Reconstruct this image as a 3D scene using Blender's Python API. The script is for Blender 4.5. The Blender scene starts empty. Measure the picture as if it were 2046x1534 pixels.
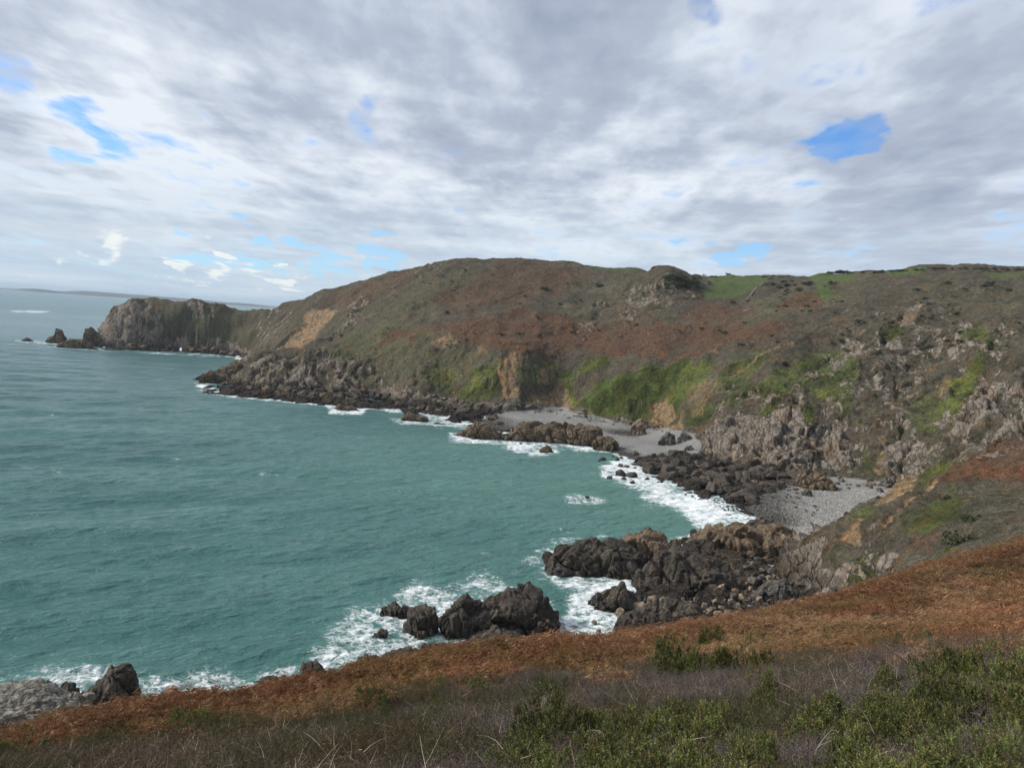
import bpy, math, random
import numpy as np
from mathutils import Vector, Matrix
SC = bpy.context.scene
COL = SC.collection
rng = np.random.default_rng(7)
R = math.radians

# ------------------------------------------------------------------ camera
FPX, CX, CY = 1537.0, 1023.0, 767.0          # photograph's focal length in its own pixels
ROLL, PITCH, EYE = R(3.85), R(4.73), 65.0
cR, sR = math.cos(ROLL), math.sin(ROLL)
fwd = np.array([0, math.cos(PITCH), -math.sin(PITCH)])
R0 = np.array([1.0, 0, 0]); U0 = np.cross(R0, fwd)
cam_r = cR*R0 + sR*U0; cam_u = -sR*R0 + cR*U0
def ray(px, py):
    return fwd*FPX + cam_r*(px-CX) - cam_u*(py-CY)
def pix_z(px, py, z):
    d = ray(px, py); t = (z-EYE)/d[2]
    return np.array([d[0]*t, d[1]*t, z])
def pix_d(px, py, D):
    d = ray(px, py); t = D/d[1]
    return np.array([d[0]*t, D, EYE+d[2]*t])
def project(x, y, z):
    z = z-EYE
    a = x*fwd[0]+y*fwd[1]+z*fwd[2]
    a = np.where(a > .3, a, .3)
    return CX+FPX*(x*cam_r[0]+y*cam_r[1]+z*cam_r[2])/a, CY-FPX*(x*cam_u[0]+y*cam_u[1]+z*cam_u[2])/a
cd = bpy.data.cameras.new('camera'); cam = bpy.data.objects.new('camera', cd); COL.objects.link(cam)
cd.sensor_width = 36; cd.lens = 36*FPX/2046; cd.clip_start = .1; cd.clip_end = 120000
m = Matrix(((cam_r[0], cam_u[0], -fwd[0], 0), (cam_r[1], cam_u[1], -fwd[1], 0), (cam_r[2], cam_u[2], -fwd[2], EYE), (0, 0, 0, 1)))
cam.matrix_world = m; SC.camera = cam

# ------------------------------------------------------------------ numpy noise
def _h(ix, iy, iz, s):
    h = (ix.astype(np.int64)*374761393 + iy.astype(np.int64)*668265263 + iz.astype(np.int64)*2147483647 + s*974634777) & 0xffffffff
    h = ((h ^ (h >> 13))*1274126177) & 0xffffffff
    h = ((h ^ (h >> 16))*2246822519) & 0xffffffff
    return ((h ^ (h >> 15)) & 0xffffff).astype(np.float32)/16777215.0
def vnoise(x, y, z=None, s=0):
    """smooth value noise 0..1"""
    if z is None: z = np.zeros_like(x)
    fx, fy, fz = np.floor(x), np.floor(y), np.floor(z)
    u, v, w = x-fx, y-fy, z-fz
    u = u*u*(3-2*u); v = v*v*(3-2*v); w = w*w*(3-2*w)
    r = 0
    flat = not np.any(w)
    for k in ((0,) if flat else (0, 1)):
        ww = (w if k else 1-w)
        for j in (0, 1):
            vv = (v if j else 1-v)
            for i in (0, 1):
                uu = (u if i else 1-u)
                r = r + _h(fx+i, fy+j, fz+k, s)*uu*vv*ww
    return r
def fbm(x, y, z=None, o=4, s=0, g=.5):
    a, t, r, f = 1., 0., 0., 1.
    for i in range(o):
        r = r + a*vnoise(x*f+i*17.3, y*f+i*9.1, None if z is None else z*f+i*5.7, s+i); t += a; a *= g; f *= 2.03
    return r/t
def worley(x, y, z, s=0):
    """F1, F2, random of the nearest cell, and a facet: the cell's own tilted plane"""
    ix, iy, iz = np.floor(x), np.floor(y), np.floor(z)
    f1 = np.full(x.shape, 9., np.float32); f2 = f1.copy(); idr = np.zeros(x.shape, np.float32); fac = idr.copy()
    for k in (-1, 0, 1):
        for j in (-1, 0, 1):
            for i in (-1, 0, 1):
                cx, cy, cz = ix+i, iy+j, iz+k
                a = _h(cx, cy, cz, s)
                dx, dy, dz = cx+a-x, cy+_h(cx, cy, cz, s+11)-y, cz+_h(cx, cy, cz, s+23)-z; d = dx*dx+dy*dy+dz*dz
                p = a*13.7 % 1; fq = (p-.5)*dx+(p*5.3 % 1-.5)*dy+(p*9.1 % 1-.5)*dz
                n = d < f1
                f2 = np.where(n, f1, np.minimum(f2, d)); f1 = np.where(n, d, f1); idr = np.where(n, a*7.31 % 1, idr); fac = np.where(n, fq, fac)
    return np.sqrt(f1), np.sqrt(f2), idr, fac
def sst(a, b, x):
    t = np.clip((x-a)/(b-a), 0, 1); return t*t*(3-2*t)
def poly_sd(poly, x, y):
    """signed distance to polygon, positive inside"""
    p = np.array(poly, float); n = len(p)
    d = np.full(x.shape, 1e9); ins = np.zeros(x.shape, bool)
    for i in range(n):
        a, b = p[i], p[(i+1) % n]; e = b-a
        t = np.clip(((x-a[0])*e[0]+(y-a[1])*e[1])/max(e@e, 1e-9), 0, 1)
        d = np.minimum(d, np.hypot(x-a[0]-t*e[0], y-a[1]-t*e[1]))
        c = (a[1] > y) != (b[1] > y)
        if e[1] != 0: ins ^= c & (x < e[0]*(y-a[1])/e[1]+a[0])
    return np.where(ins, d, -d)
def line_d(line, x, y):
    p = np.array(line, float); d = np.full(x.shape, 1e9)
    for i in range(len(p)-1):
        a, b = p[i], p[i+1]; e = b-a
        t = np.clip(((x-a[0])*e[0]+(y-a[1])*e[1])/max(e@e, 1e-9), 0, 1)
        d = np.minimum(d, np.hypot(x-a[0]-t*e[0], y-a[1]-t*e[1]))
    return d

# ------------------------------------------------------------------ mesh helpers
def mesh_np(name, verts, faces, mat=None, smooth=False, cols=None, floats=None):
    """faces: (n,3) or (n,4) int array, or list of such arrays"""
    if not isinstance(faces, (list, tuple)): faces = [faces]
    me = bpy.data.meshes.new(name)
    me.vertices.add(len(verts)); me.vertices.foreach_set('co', np.asarray(verts, np.float32).ravel())
    nl = sum(f.size for f in faces); nf = sum(len(f) for f in faces)
    me.loops.add(nl); me.polygons.add(nf)
    me.loops.foreach_set('vertex_index', np.concatenate([f.ravel() for f in faces]).astype(np.int32))
    ls, o = [], 0
    for f in faces:
        ls.append(o+np.arange(len(f))*f.shape[1]); o += f.size
    me.polygons.foreach_set('loop_start', np.concatenate(ls).astype(np.int32))
    me.polygons.foreach_set('use_smooth', np.full(nf, smooth, bool))
    for k, c in (cols or {}).items():
        a = me.attributes.new(k, 'FLOAT_COLOR', 'POINT')
        c4 = np.ones((len(verts), 4), np.float32); c4[:, :3] = c; a.data.foreach_set('color', c4.ravel())
    for k, c in (floats or {}).items():
        a = me.attributes.new(k, 'FLOAT', 'POINT'); a.data.foreach_set('value', np.asarray(c, np.float32).ravel())
    me.update(calc_edges=True); me.validate()
    if mat: me.materials.append(mat)
    return me
def link(name, me, parent=None, loc=(0, 0, 0)):
    o = bpy.data.objects.new(name, me); COL.objects.link(o); o.location = loc
    if parent: o.parent = parent
    return o
def tag(o, label=None, cat=None, group=None, kind=None):
    if label: o['label'] = label
    if cat: o['category'] = cat
    if group: o['group'] = group
    if kind: o['kind'] = kind
    return o

# ------------------------------------------------------------------ node helpers
class NT:
    def __init__(s, tree): s.t = tree; s.n = tree.nodes; s.l = tree.links
    def __call__(s, typ, ins=None, **kw):
        n = s.n.new(typ)
        for k, v in kw.items(): setattr(n, k, v)
        for k, v in (ins or {}).items():
            if isinstance(v, bpy.types.NodeSocket): s.l.new(v, n.inputs[k])
            elif v is not None: n.inputs[k].default_value = v
        return n
    def math(s, op, a, b=None, c=None, clamp=False):
        n = s.n.new('ShaderNodeMath'); n.operation = op; n.use_clamp = clamp
        for i, v in enumerate((a, b, c)):
            if v is None: continue
            if isinstance(v, bpy.types.NodeSocket): s.l.new(v, n.inputs[i])
            else: n.inputs[i].default_value = v
        return n.outputs[0]
    def mix(s, f, a, b, mode='MIX'):
        n = s.n.new('ShaderNodeMix'); n.data_type = 'RGBA'; n.blend_type = mode
        for i, v in ((0, f), (6, a), (7, b)):
            if isinstance(v, bpy.types.NodeSocket): s.l.new(v, n.inputs[i])
            elif i == 0: n.inputs[0].default_value = v
            else: n.inputs[i].default_value = (*v[:3], 1)
        return n.outputs[2]
    def ramp(s, f, stops, interp='LINEAR'):
        n = s.n.new('ShaderNodeValToRGB'); s.l.new(f, n.inputs[0]); r = n.color_ramp; r.interpolation = interp
        while len(r.elements) < len(stops): r.elements.new(.5)
        for e, (p, c) in zip(r.elements, stops):
            e.position = p; e.color = (c, c, c, 1) if not hasattr(c, '__len__') else (*c[:3], 1)
        return n.outputs[0]
    def noise(s, vec, scale, detail=4, rough=.55, dist=0, lac=2.):
        n = s.n.new('ShaderNodeTexNoise'); s.l.new(vec, n.inputs['Vector'])
        n.inputs['Scale'].default_value = scale; n.inputs['Detail'].default_value = detail
        n.inputs['Roughness'].default_value = rough; n.inputs['Distortion'].default_value = dist
        n.inputs['Lacunarity'].default_value = lac
        return n.outputs[0]
    def voro(s, vec, scale, feature='F1', rnd=1.):
        n = s.n.new('ShaderNodeTexVoronoi'); n.feature = feature; s.l.new(vec, n.inputs['Vector'])
        n.inputs['Scale'].default_value = scale; n.inputs['Randomness'].default_value = rnd
        return n
    def rng(s, v, a, b, c=0., d=1., smooth=False):
        n = s.n.new('ShaderNodeMapRange'); s.l.new(v, n.inputs[0])
        if smooth: n.interpolation_type = 'SMOOTHSTEP'
        for i, q in enumerate((a, b, c, d)): n.inputs[i+1].default_value = q
        return n.outputs[0]
def newmat(name):
    m = bpy.data.materials.new(name); m.use_nodes = True; m.node_tree.nodes.clear()
    t = NT(m.node_tree); out = t('ShaderNodeOutputMaterial')
    return m, t, out
def principled(t, out, color, rough=.9, normal=None, spec=.3, **kw):
    p = t('ShaderNodeBsdfPrincipled', {'Base Color': color, 'Roughness': rough, 'Specular IOR Level': spec, **kw})
    if normal is not None: t.l.new(normal, p.inputs['Normal'])
    t.l.new(p.outputs[0], out.inputs[0]); return p
# ------------------------------------------------------------------ height field from surveyed points
CP = []
def Z(px, py, z): CP.append(tuple(pix_z(px, py, z)))
def Dp(px, py, D, dz=0):
    p = pix_d(px, py, D); CP.append((p[0], p[1], p[2]+dz))
def XY(px, D, z):                                  # column px at depth D with height z
    p = pix_d(px, 650, D); CP.append((p[0], D, z))
def dens(pts, n=3):
    o = []
    for a, b in zip(pts[:-1], pts[1:]):
        for k in range(n): o.append(tuple(a[i]+(b[i]-a[i])*k/n for i in range(len(a))))
    return o+[pts[-1]]
# headland far left
for x, yb in dens([(130., 690.), (200, 697), (250, 699), (300, 700), (350, 702), (400, 705), (450, 709), (488, 715)], 4):
    Z(x, yb, .5); Z(x, yb+9, -6)
    if 235 < x < 480: q_ = pix_z(x, yb, .5); XY(x, q_[1]+7, 7)
for x, yc, D in dens([(195., 668., 912.), (205, 650, 915), (213, 641, 915), (222, 622, 918), (240, 611, 920), (250, 601, 922), (265, 596, 925), (285, 592, 930), (310, 593, 930), (345, 598, 935), (375, 602, 937), (395, 597, 938), (420, 603, 940), (450, 609, 945), (475, 616, 950), (497, 620, 955), (525, 619, 955)], 3):
    D += 38 if x < 500 else 38-(x-500)*.8
    Dp(x, yc, D); p = pix_d(x, yc, D); XY(x, D+28, max(4, p[2]*.72)); XY(x, D+75, -5 if x < 520 else 8)
    if x > 230: XY(x, D-22, p[2]*.66)
Z(140, 685, 3); XY(140, 960, -5); XY(160, 935, 3); XY(180, 925, 4); XY(180, 965, -5)
Dp(560, 612, 945); Dp(580, 607, 930); Dp(500, 665, 950); Dp(500, 700, 905); Dp(540, 660, 915)
# cove and landslip behind the second spur
Dp(640, 620, 850); Dp(665, 620, 845); Dp(590, 690, 765); Dp(620, 655, 805); Dp(570, 640, 850); Dp(545, 690, 850); Dp(600, 640, 820)
XY(540, 760, -3); XY(520, 830, -2); XY(580, 730, 12); XY(500, 700, -6); XY(430, 700, -8); XY(560, 680, 6); XY(610, 690, 22)
# second spur
for x, y in ((402, 764), (430, 771), (470, 776), (500, 779), (550, 783), (600, 786), (640, 791), (680, 797), (720, 800), (760, 803)):
    Z(x, y, .5); Z(x-8, y+10, -5)
for x, y, D in ((410, 752, 618), (432, 744, 618), (450, 738, 618), (480, 722, 622), (520, 706, 628), (560, 697, 636), (620, 682, 650), (660, 672, 662)): Dp(x, y, D)
Dp(500, 752, 595); Dp(560, 740, 597); Dp(600, 752, 586); Dp(600, 715, 612); Dp(660, 720, 605); Dp(680, 760, 572)
Z(480, 768, 4); Z(560, 775, 5); Z(640, 780, 6); Z(720, 785, 7); Z(560, 765, 8.5)
# hill columns: (px, [(py, z) shore part], [(py, D)])
Dp(700, 665, 668); Dp(700, 620, 745); Dp(700, 567, 845); Dp(640, 585, 880); Dp(600, 601, 905); Dp(745, 560, 850)
for x, zs, ds in (
 (760, ((775, 8),), ((735, 590), (690, 620), (650, 680), (600, 760), (557, 845))),
 (820, ((822, .3), (790, 7)), ((745, 565), (685, 600), (640, 670), (590, 745), (541, 830))),
 (900, ((840, .3), (815, 3), (795, 7)), ((752, 558), (673, 588), (620, 650), (570, 730), (518, 800))),
 (970, ((845, .5), (812, 5)), ((762, 535), (694, 562), (650, 615), (600, 690), (550, 760), (521, 810))),
 (1050, ((860, .5), (828, 4), (815, 6)), ((768, 528), (713, 546), (680, 575), (620, 650), (570, 730), (518, 810))),
 (1120, ((870, .5), (835, 4), (818, 6)), ((778, 538), (714, 556), (680, 590), (620, 655), (570, 735), (524, 815))),
 (1200, ((896, .3), (865, 3), (838, 5)), ((792, 504), (724, 540), (680, 580), (620, 660), (570, 740), (536, 830))),
 (1270, ((920, .3), (880, 3), (847, 5)), ((790, 492), (724, 525), (685, 565), (640, 610), (590, 680), (537, 790))),
 (1330, ((958, .3), (900, 3.5), (856, 5)), ((790, 490), (720, 512), (690, 545), (640, 590), (600, 625), (560, 655), (533, 680))),
 (1390, ((980, .3), (930, 3), (880, 5)), ((820, 440), (760, 465), (715, 490), (680, 540), (630, 600), (590, 660), (560, 760), (553, 950))),
 (1450, ((1001, .3), (950, 3), (905, 6)), ((832, 405), (790, 425), (740, 450), (700, 490), (660, 540), (620, 600), (597, 690), (556, 880), (553, 950))),
 (1500, ((1024, .3), (965, 3), (922, 6)), ((860, 380), (800, 410), (740, 440), (690, 480), (640, 545), (605, 620), (575, 740), (552, 920))),
 (1550, ((1047, .3), (990, 3), (937, 6)), ((880, 362), (800, 390), (700, 450), (650, 510), (600, 620), (551, 850))),
 (1650, ((1000, 3.4), (948, 6)), ((880, 365), (800, 395), (700, 440), (640, 480), (590, 580), (565, 680), (550, 790))),
 (1750, ((968, 6),), ((900, 345), (800, 380), (700, 420), (640, 455), (590, 540), (560, 640), (542, 720))),
 (1850, (), ((900, 335), (800, 370), (700, 400), (620, 440), (570, 540), (537, 690))),
 (1950, (), ((880, 320), (800, 345), (700, 380), (620, 420), (570, 500), (534, 680))),
 (2046, (), ((860, 310), (750, 345), (650, 390), (580, 470), (536, 680))),
 (2250, (), ((860, 300), (750, 335), (650, 380), (590, 460), (560, 680))),
 (2500, (), ((870, 290), (760, 325), (660, 370), (600, 450), (570, 680)))):
    for y, z in zs: Z(x, y, z)
    for y, D in ds: Dp(x, y, D)
    y, D = ds[-1]; p = pix_d(x, y, D); XY(x, D+120, p[2]-4); XY(x, D+400, p[2]-10)
    if x <= 760: XY(x, D+200, 20)
XY(640, 990, 40); XY(600, 1000, 30); XY(500, 1050, -8); XY(560, 1150, -5)
XY(700, 990, 70)
# knoll stands proud
Dp(1300, 534, 690); Dp(1355, 541, 680); Dp(1380, 556, 672); XY(1330, 760, 112); XY(1400, 780, 112)
# beach one and shelf outlines
for x, y in ((905, 842), (1000, 872), (1100, 882), (1160, 888), (1235, 908), (1258, 935), (1300, 952), (1350, 967), (1400, 986), (1475, 1012), (1525, 1036)): Z(x, y, .2)
Z(1400, 955, 4); Z(1360, 935, 4); Z(1450, 945, 4.5); Z(1500, 955, 4.5); Z(1320, 920, 3.2); Z(1600, 960, 4); Z(1700, 975, 4.6); Z(1560, 1010, 2.4); Z(1190, 855, 2.6); Z(1120, 855, 2.2); Z(1250, 885, 2.6); Z(1210, 875, 2.2); Z(1060, 850, 2.4); Z(1150, 870, 1.5); Z(1010, 850, 1.4); Z(1290, 900, 3); Z(1600, 1020, 2.8)
# second spur of the near side (right middle distance)
for x, y, D in ((2300, 820, 240), (2160, 845, 232), (2046, 872, 226), (1970, 895, 220), (1900, 922, 214), (1850, 940, 209), (1800, 958, 205), (1745, 985, 203), (1690, 1005, 204), (1640, 1036, 207), (1605, 1060, 211)):
    Dp(x, y, D); 
    p = pix_d(x, y, D); CP.append((p[0]+8, D+26, max(4.5, p[2]*.45)))
for x, D, z in ((1700, 250, 4.2), (1800, 260, 5), (1900, 270, 8), (2046, 275, 18), (1760, 290, 5), (1900, 300, 14), (2250, 275, 22)): XY(x, D, z)
Z(1588, 1120, 4); Z(1592, 1160, 3.5); Z(1605, 1195, 3.5); Z(1572, 1075, 3); Z(1600, 1090, 5)
for x, y, D in ((1630, 1090, 196), (1650, 1150, 185), (1640, 1190, 181), (1700, 1100, 185), (1700, 1160, 174), (1760, 1050, 187), (1800, 1100, 168), (1800, 1140, 158), (1880, 1010, 188), (1950, 1050, 162), (1900, 1110, 146), (2046, 1000, 165), (2046, 1050, 142), (1970, 970, 192), (2250, 960, 165)): Dp(x, y, D)
# promontory of boulders
for x, y, z in ((1545, 1049, .3), (1480, 1052, .3), (1420, 1068, .4), (1375, 1090, .3), (1320, 1128, .4), (1292, 1160, .4), (1284, 1195, .4), (1262, 1232, .4), (1228, 1262, .3), (1225, 1285, .3),
                (1500, 1080, 2.5), (1450, 1100, 2.5), (1400, 1140, 2.6), (1500, 1140, 2.8), (1350, 1190, 2.5), (1450, 1190, 2.8), (1550, 1180, 3.4), (1350, 1240, 3.5), (1450, 1225, 4), (1540, 1060, 2), (1560, 1100, 2.8), (1280, 1260, 3)): Z(x, y, z)
# near shore hidden under the slope
NS = [(-500, 1560), (-250, 1500), (0, 1452), (120, 1440), (250, 1425), (400, 1405), (520, 1392), (650, 1362), (800, 1335), (940, 1318), (1060, 1300), (1140, 1297), (1225, 1288)]
for x, y in dens(NS, 2): Z(x, y, .1)
for x, y in NS: p = pix_z(x, y, 0); CP.append((p[0]*1.09+2, p[1]*1.09+6, -3.5)) ; CP.append((p[0]*.93, p[1]*.93-3, 5))
# slope edge (canopy line), a contour of the near hillside
EDGE = [(-450, 1560, 20), (-200, 1510, 25), (0, 1468, 30), (140, 1440, 32), (300, 1415, 34), (500, 1385, 38), (650, 1352, 40), (760, 1325, 43), (830, 1302, 45), (940, 1303, 45), (1050, 1286, 48), (1130, 1276, 50), (1230, 1272, 51), (1330, 1252, 55), (1450, 1237, 60), (1560, 1216, 65), (1640, 1195, 69), (1700, 1175, 73), (1800, 1145, 79), (1900, 1122, 85), (1980, 1100, 90), (2046, 1074, 94), (2300, 1010, 105), (2500, 960, 110)]
VEG = .55
for x, y, D in EDGE:
    Dp(x, y, D, -VEG)
    p = pix_d(x, y, D); k = (EYE-p[2])/math.hypot(p[0], D)
    for q, e in ((1.08, .6), (1.3, 4.5), (1.55, 6.5)):
        if x > 1700 and q > 1.2: continue
        rr = math.hypot(p[0], D)*q
        z = EYE-k*rr-e-VEG
        if z > 3: CP.append((p[0]*q, D*q, z))
for x, D, z in ((1750, 100, 25), (1850, 112, 25), (1950, 112, 30), (2046, 115, 33), (1650, 95, 24), (1650, 130, 11), (1750, 130, 16), (1550, 120, 10), (1550, 150, 5), (2300, 130, 40)): XY(x, D, z)
for x, y, D in ((0, 1500, 22), (0, 1540, 15), (300, 1470, 23), (300, 1534, 13), (600, 1430, 24), (600, 1534, 11), (900, 1400, 25), (900, 1470, 14), (900, 1534, 9.5), (1200, 1350, 28), (1200, 1440, 15), (1200, 1534, 8.5),
                (1500, 1280, 41), (1500, 1340, 26), (1500, 1420, 15), (1500, 1534, 8), (1750, 1230, 46), (1750, 1310, 25), (1750, 1400, 13.5), (1750, 1534, 7.5), (1950, 1180, 55), (1950, 1270, 29), (1950, 1370, 14), (1950, 1534, 7),
                (2200, 1200, 40), (2200, 1400, 11), (2400, 1100, 55), (-200, 1560, 15), (-200, 1640, 9)): Dp(x, y, D, -VEG)
for x, y, z in ((0, 0, 63.4), (0, 3, 62.3), (-3, 3, 61.8), (3, 3, 62.8), (-6, 4, 60.9), (6, 4, 63.2), (0, 6, 60.9), (-4, 0, 62.4), (5, 0, 64.2), (-10, 0, 61.), (15, 0, 66), (30, 0, 70), (-25, 0, 57), (-40, 10, 50), (60, 30, 68), (90, 60, 66)): CP.append((x, y, z))
# sea bed
for x, y in ((-300, 620), (-300, 800), (-300, 1000), (-300, 1250), (50, 720), (50, 900), (50, 1100), (50, 1250), (50, 1330), (300, 745), (300, 850), (300, 1000), (300, 1200), (450, 740), (500, 840), (600, 950), (600, 1150), (500, 1300), (700, 870), (750, 1000), (800, 1120), (850, 900), (900, 1000), (1000, 960), (1000, 1100), (1100, 1000), (1150, 950), (1250, 1030), (1150, 1060), (380, 710), (60, 640), (200, 640), (60, 700), (350, 560+60)):
    Z(x, y, -9 if y < 1290 else -6)
for x, y in ((1350, 1020), (1280, 985), (1420, 1040), (1180, 1170), (1180, 1240), (1000, 1160), (700, 1280), (1220, 940), (1080, 930), (700, 825), (830, 860)): Z(x, y, -2.5)
CP = np.array(CP)
# thin duplicates
keep = []
for i, p in enumerate(CP):
    if all((p[0]-CP[j][0])**2+(p[1]-CP[j][1])**2 > (.7+.004*abs(p[1]))**2 for j in keep): keep.append(i)
CP = CP[keep]
C2 = 1.5**2
_d = np.sqrt((CP[:, None, 0]-CP[None, :, 0])**2+(CP[:, None, 1]-CP[None, :, 1])**2+C2)
n_ = len(CP); A = np.zeros((n_+3, n_+3)); A[:n_, :n_] = _d - np.eye(n_)*.35
A[:n_, n_] = 1; A[:n_, n_+1] = CP[:, 0]/100; A[:n_, n_+2] = CP[:, 1]/100; A[n_:, :n_] = A[:n_, n_:].T
_w = np.linalg.solve(A, np.concatenate([CP[:, 2], [0, 0, 0]]))
def rbf(x, y):
    sh = x.shape; x = x.ravel().astype(np.float32); y = y.ravel().astype(np.float32); o = np.empty(len(x), np.float32)
    cx, cy, w = CP[:, 0].astype(np.float32), CP[:, 1].astype(np.float32), _w[:n_].astype(np.float64)
    for s in range(0, len(x), 20000):
        X, Y = x[s:s+20000, None], y[s:s+20000, None]
        o[s:s+20000] = np.sqrt((X-cx)**2+(Y-cy)**2+np.float32(C2)).astype(np.float64)@w + _w[n_]+_w[n_+1]*X[:, 0]/100+_w[n_+2]*Y[:, 0]/100
    return o.reshape(sh)
# coarse table in bearing and log range, then bilinear
A0, A1, NA = R(-50), R(50), 401
L0, L1, NL = math.log(1.0), math.log(1500), 760
_a = np.linspace(A0, A1, NA); _l = np.linspace(L0, L1, NL)
_AA, _LL = np.meshgrid(_a, _l, indexing='ij'); _RR = np.exp(_LL)
HT = rbf(_RR*np.sin(_AA), _RR*np.cos(_AA))
_X, _Y = _RR*np.sin(_AA), _RR*np.cos(_AA)
_q = sst(7, 22, HT)*sst(115, 170, _RR)
_rg = fbm(_X/55, _Y/75, None, 4, 201); _rg2 = 1-np.abs(fbm(_X/30+3, _Y/48, None, 3, 207)*2-1)*2
HT = HT+sst(850, 900, _RR)*sst(8, 30, HT)*sst(-200, -260, _X)*((fbm(_X/42, _Y/42, None, 3, 215)-.5)*16+(fbm(_X/14, _Y/20, None, 3, 216)-.5)*6)
_kn = pix_d(1330, 532, 680); _q = _q*(1-.9*np.exp(-((_X-_kn[0])**2+(_Y-_kn[1])**2)/70**2))*(1+.45*sst(100, 200, _X)*sst(520, 420, _Y))
HT = HT + _q*((_rg-.5)*15+(_rg2-.2)*4.0*sst(300, 200, 0*_RR+200))*np.clip(_RR/450, .45, 1)*sst(860, 760, _RR)*.8
def H(x, y):
    x = np.asarray(x, float); y = np.asarray(y, float)
    a = (np.arctan2(x, y)-A0)/(A1-A0)*(NA-1); l = (np.log(np.maximum(np.hypot(x, y), 1))-L0)/(L1-L0)*(NL-1)
    a = np.clip(a, 0, NA-1.001); l = np.clip(l, 0, NL-1.001)
    i, j = a.astype(int), l.astype(int); u, v = a-i, l-j
    return (HT[i, j]*(1-u)*(1-v)+HT[i+1, j]*u*(1-v)+HT[i, j+1]*(1-u)*v+HT[i+1, j+1]*u*v)
def hit(px, py, r0=3, r1=1400):
    d = ray(px, py); hl = math.hypot(d[0], d[1]); r = np.exp(np.linspace(math.log(r0), math.log(r1), 2500))
    x, y, z = d[0]/hl*r, d[1]/hl*r, EYE+d[2]/hl*r
    k = np.nonzero(np.maximum(H(x, y), 0) >= z)[0]
    k = k[0] if len(k) else len(r)-1
    return np.array([x[k], y[k], max(z[k], 0)])
# ------------------------------------------------------------------ ground cover laid out on the hills
RUST = [([(760, 690), (860, 665), (900, 665), (960, 690), (1080, 700), (1200, 712), (1330, 705), (1440, 680), (1440, 650), (1380, 655), (1300, 645), (1220, 660), (1130, 630), (1050, 625), (950, 640), (850, 650), (780, 668)], .85),
 ([(1330, 722), (1420, 705), (1500, 685), (1560, 665), (1620, 640), (1560, 640), (1440, 660)], .8),
 ([(1360, 630), (1400, 600), (1460, 600), (1510, 610), (1480, 640), (1400, 645)], .7), ([(1540, 612), (1620, 588), (1640, 600), (1600, 625), (1560, 625)], .7),
 ([(640, 600), (700, 575), (830, 540), (800, 570), (700, 612), (650, 617)], .5), ([(1500, 700), (1600, 675), (1690, 628), (1710, 640), (1620, 692)], .45),
 ([(1000, 520), (1110, 520), (1180, 545), (1100, 600), (900, 620), (850, 600), (950, 560)], .5), ([(1260, 700), (1200, 640), (1300, 610), (1330, 650)], .3),
 ([(2200, 840), (2046, 868), (1940, 905), (1880, 935), (1830, 958), (1880, 965), (1950, 955), (2046, 965), (2200, 960)], .95), ([(1825, 1085), (1860, 1045), (1890, 1060), (1870, 1110), (1835, 1120)], .5),
 ([(1270, 815), (1230, 800), (1200, 830), (1265, 832)], .6)]
GREEN = [([(1122, 742), (1205, 712), (1215, 725), (1180, 745), (1150, 765), (1150, 812), (1130, 800)], 1.), ([(1140, 790), (1180, 760), (1240, 738), (1330, 728), (1380, 722), (1440, 722), (1410, 765), (1350, 800), (1335, 850), (1290, 840), (1170, 832)], .95),
 ([(1362, 852), (1370, 820), (1400, 790), (1450, 790), (1420, 830), (1390, 852)], .9), ([(1420, 765), (1460, 715), (1545, 690), (1510, 750), (1450, 795)], .7),
 ([(1430, 805), (1480, 762), (1560, 735), (1650, 690), (1710, 700), (1720, 760), (1700, 835), (1660, 812), (1600, 775), (1500, 802), (1440, 818)], .75), ([(1585, 845), (1600, 812), (1632, 815), (1638, 838), (1612, 852)], 1.),
 ([(1500, 820), (1520, 790), (1560, 760), (1575, 775), (1545, 815), (1510, 830)], .9),
 ([(1875, 850), (1890, 760), (1940, 700), (1985, 680), (1965, 740), (1920, 810), (1885, 858)], .8), ([(1765, 662), (1800, 652), (1808, 690), (1780, 704)], .8), ([(1900, 665), (1960, 640), (1975, 672), (1920, 695)], .8), ([(1800, 800), (1850, 790), (1900, 850), (1830, 880)], .5),
 ([(920, 795), (940, 735), (1000, 720), (1010, 760), (1000, 792), (960, 795)], .7), ([(840, 760), (870, 730), (920, 738), (900, 775)], .45), ([(1028, 735), (1120, 722), (1132, 762), (1050, 765)], .55),
 ([(1700, 840), (1720, 830), (1760, 960), (1730, 962)], .5), ([(1830, 1060), (1850, 1010), (1900, 975), (1935, 990), (1920, 1040), (1860, 1075)], .8), ([(1690, 1008), (1770, 1000), (1740, 1040), (1700, 1035)], .6), ([(1870, 1105), (1940, 1060), (1960, 1085), (1900, 1120)], .8), ([(1690, 1165), (1700, 1120), (1740, 1110), (1780, 1130), (1740, 1165)], .6), ([(1880, 930), (1910, 908), (1930, 915), (1870, 960), (1800, 965)], .8), ([(1800, 1035), (1880, 990), (1850, 1035), (1810, 1060)], .5)]
OLIVE = [([(650, 700), (700, 655), (800, 640), (880, 660), (790, 700), (690, 730)], .8), ([(380, 620), (470, 622), (490, 680), (430, 680), (370, 660)], .7), ([(280, 600), (370, 606), (360, 640), (300, 640)], .5), ([(700, 640), (850, 560), (900, 560), (860, 620)], .4),
 ([(1450, 640), (1560, 600), (1700, 570), (1720, 590), (1560, 640)], .5), ([(830, 690), (960, 700), (1000, 720), (900, 760), (780, 760), (700, 750)], .5)]
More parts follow.
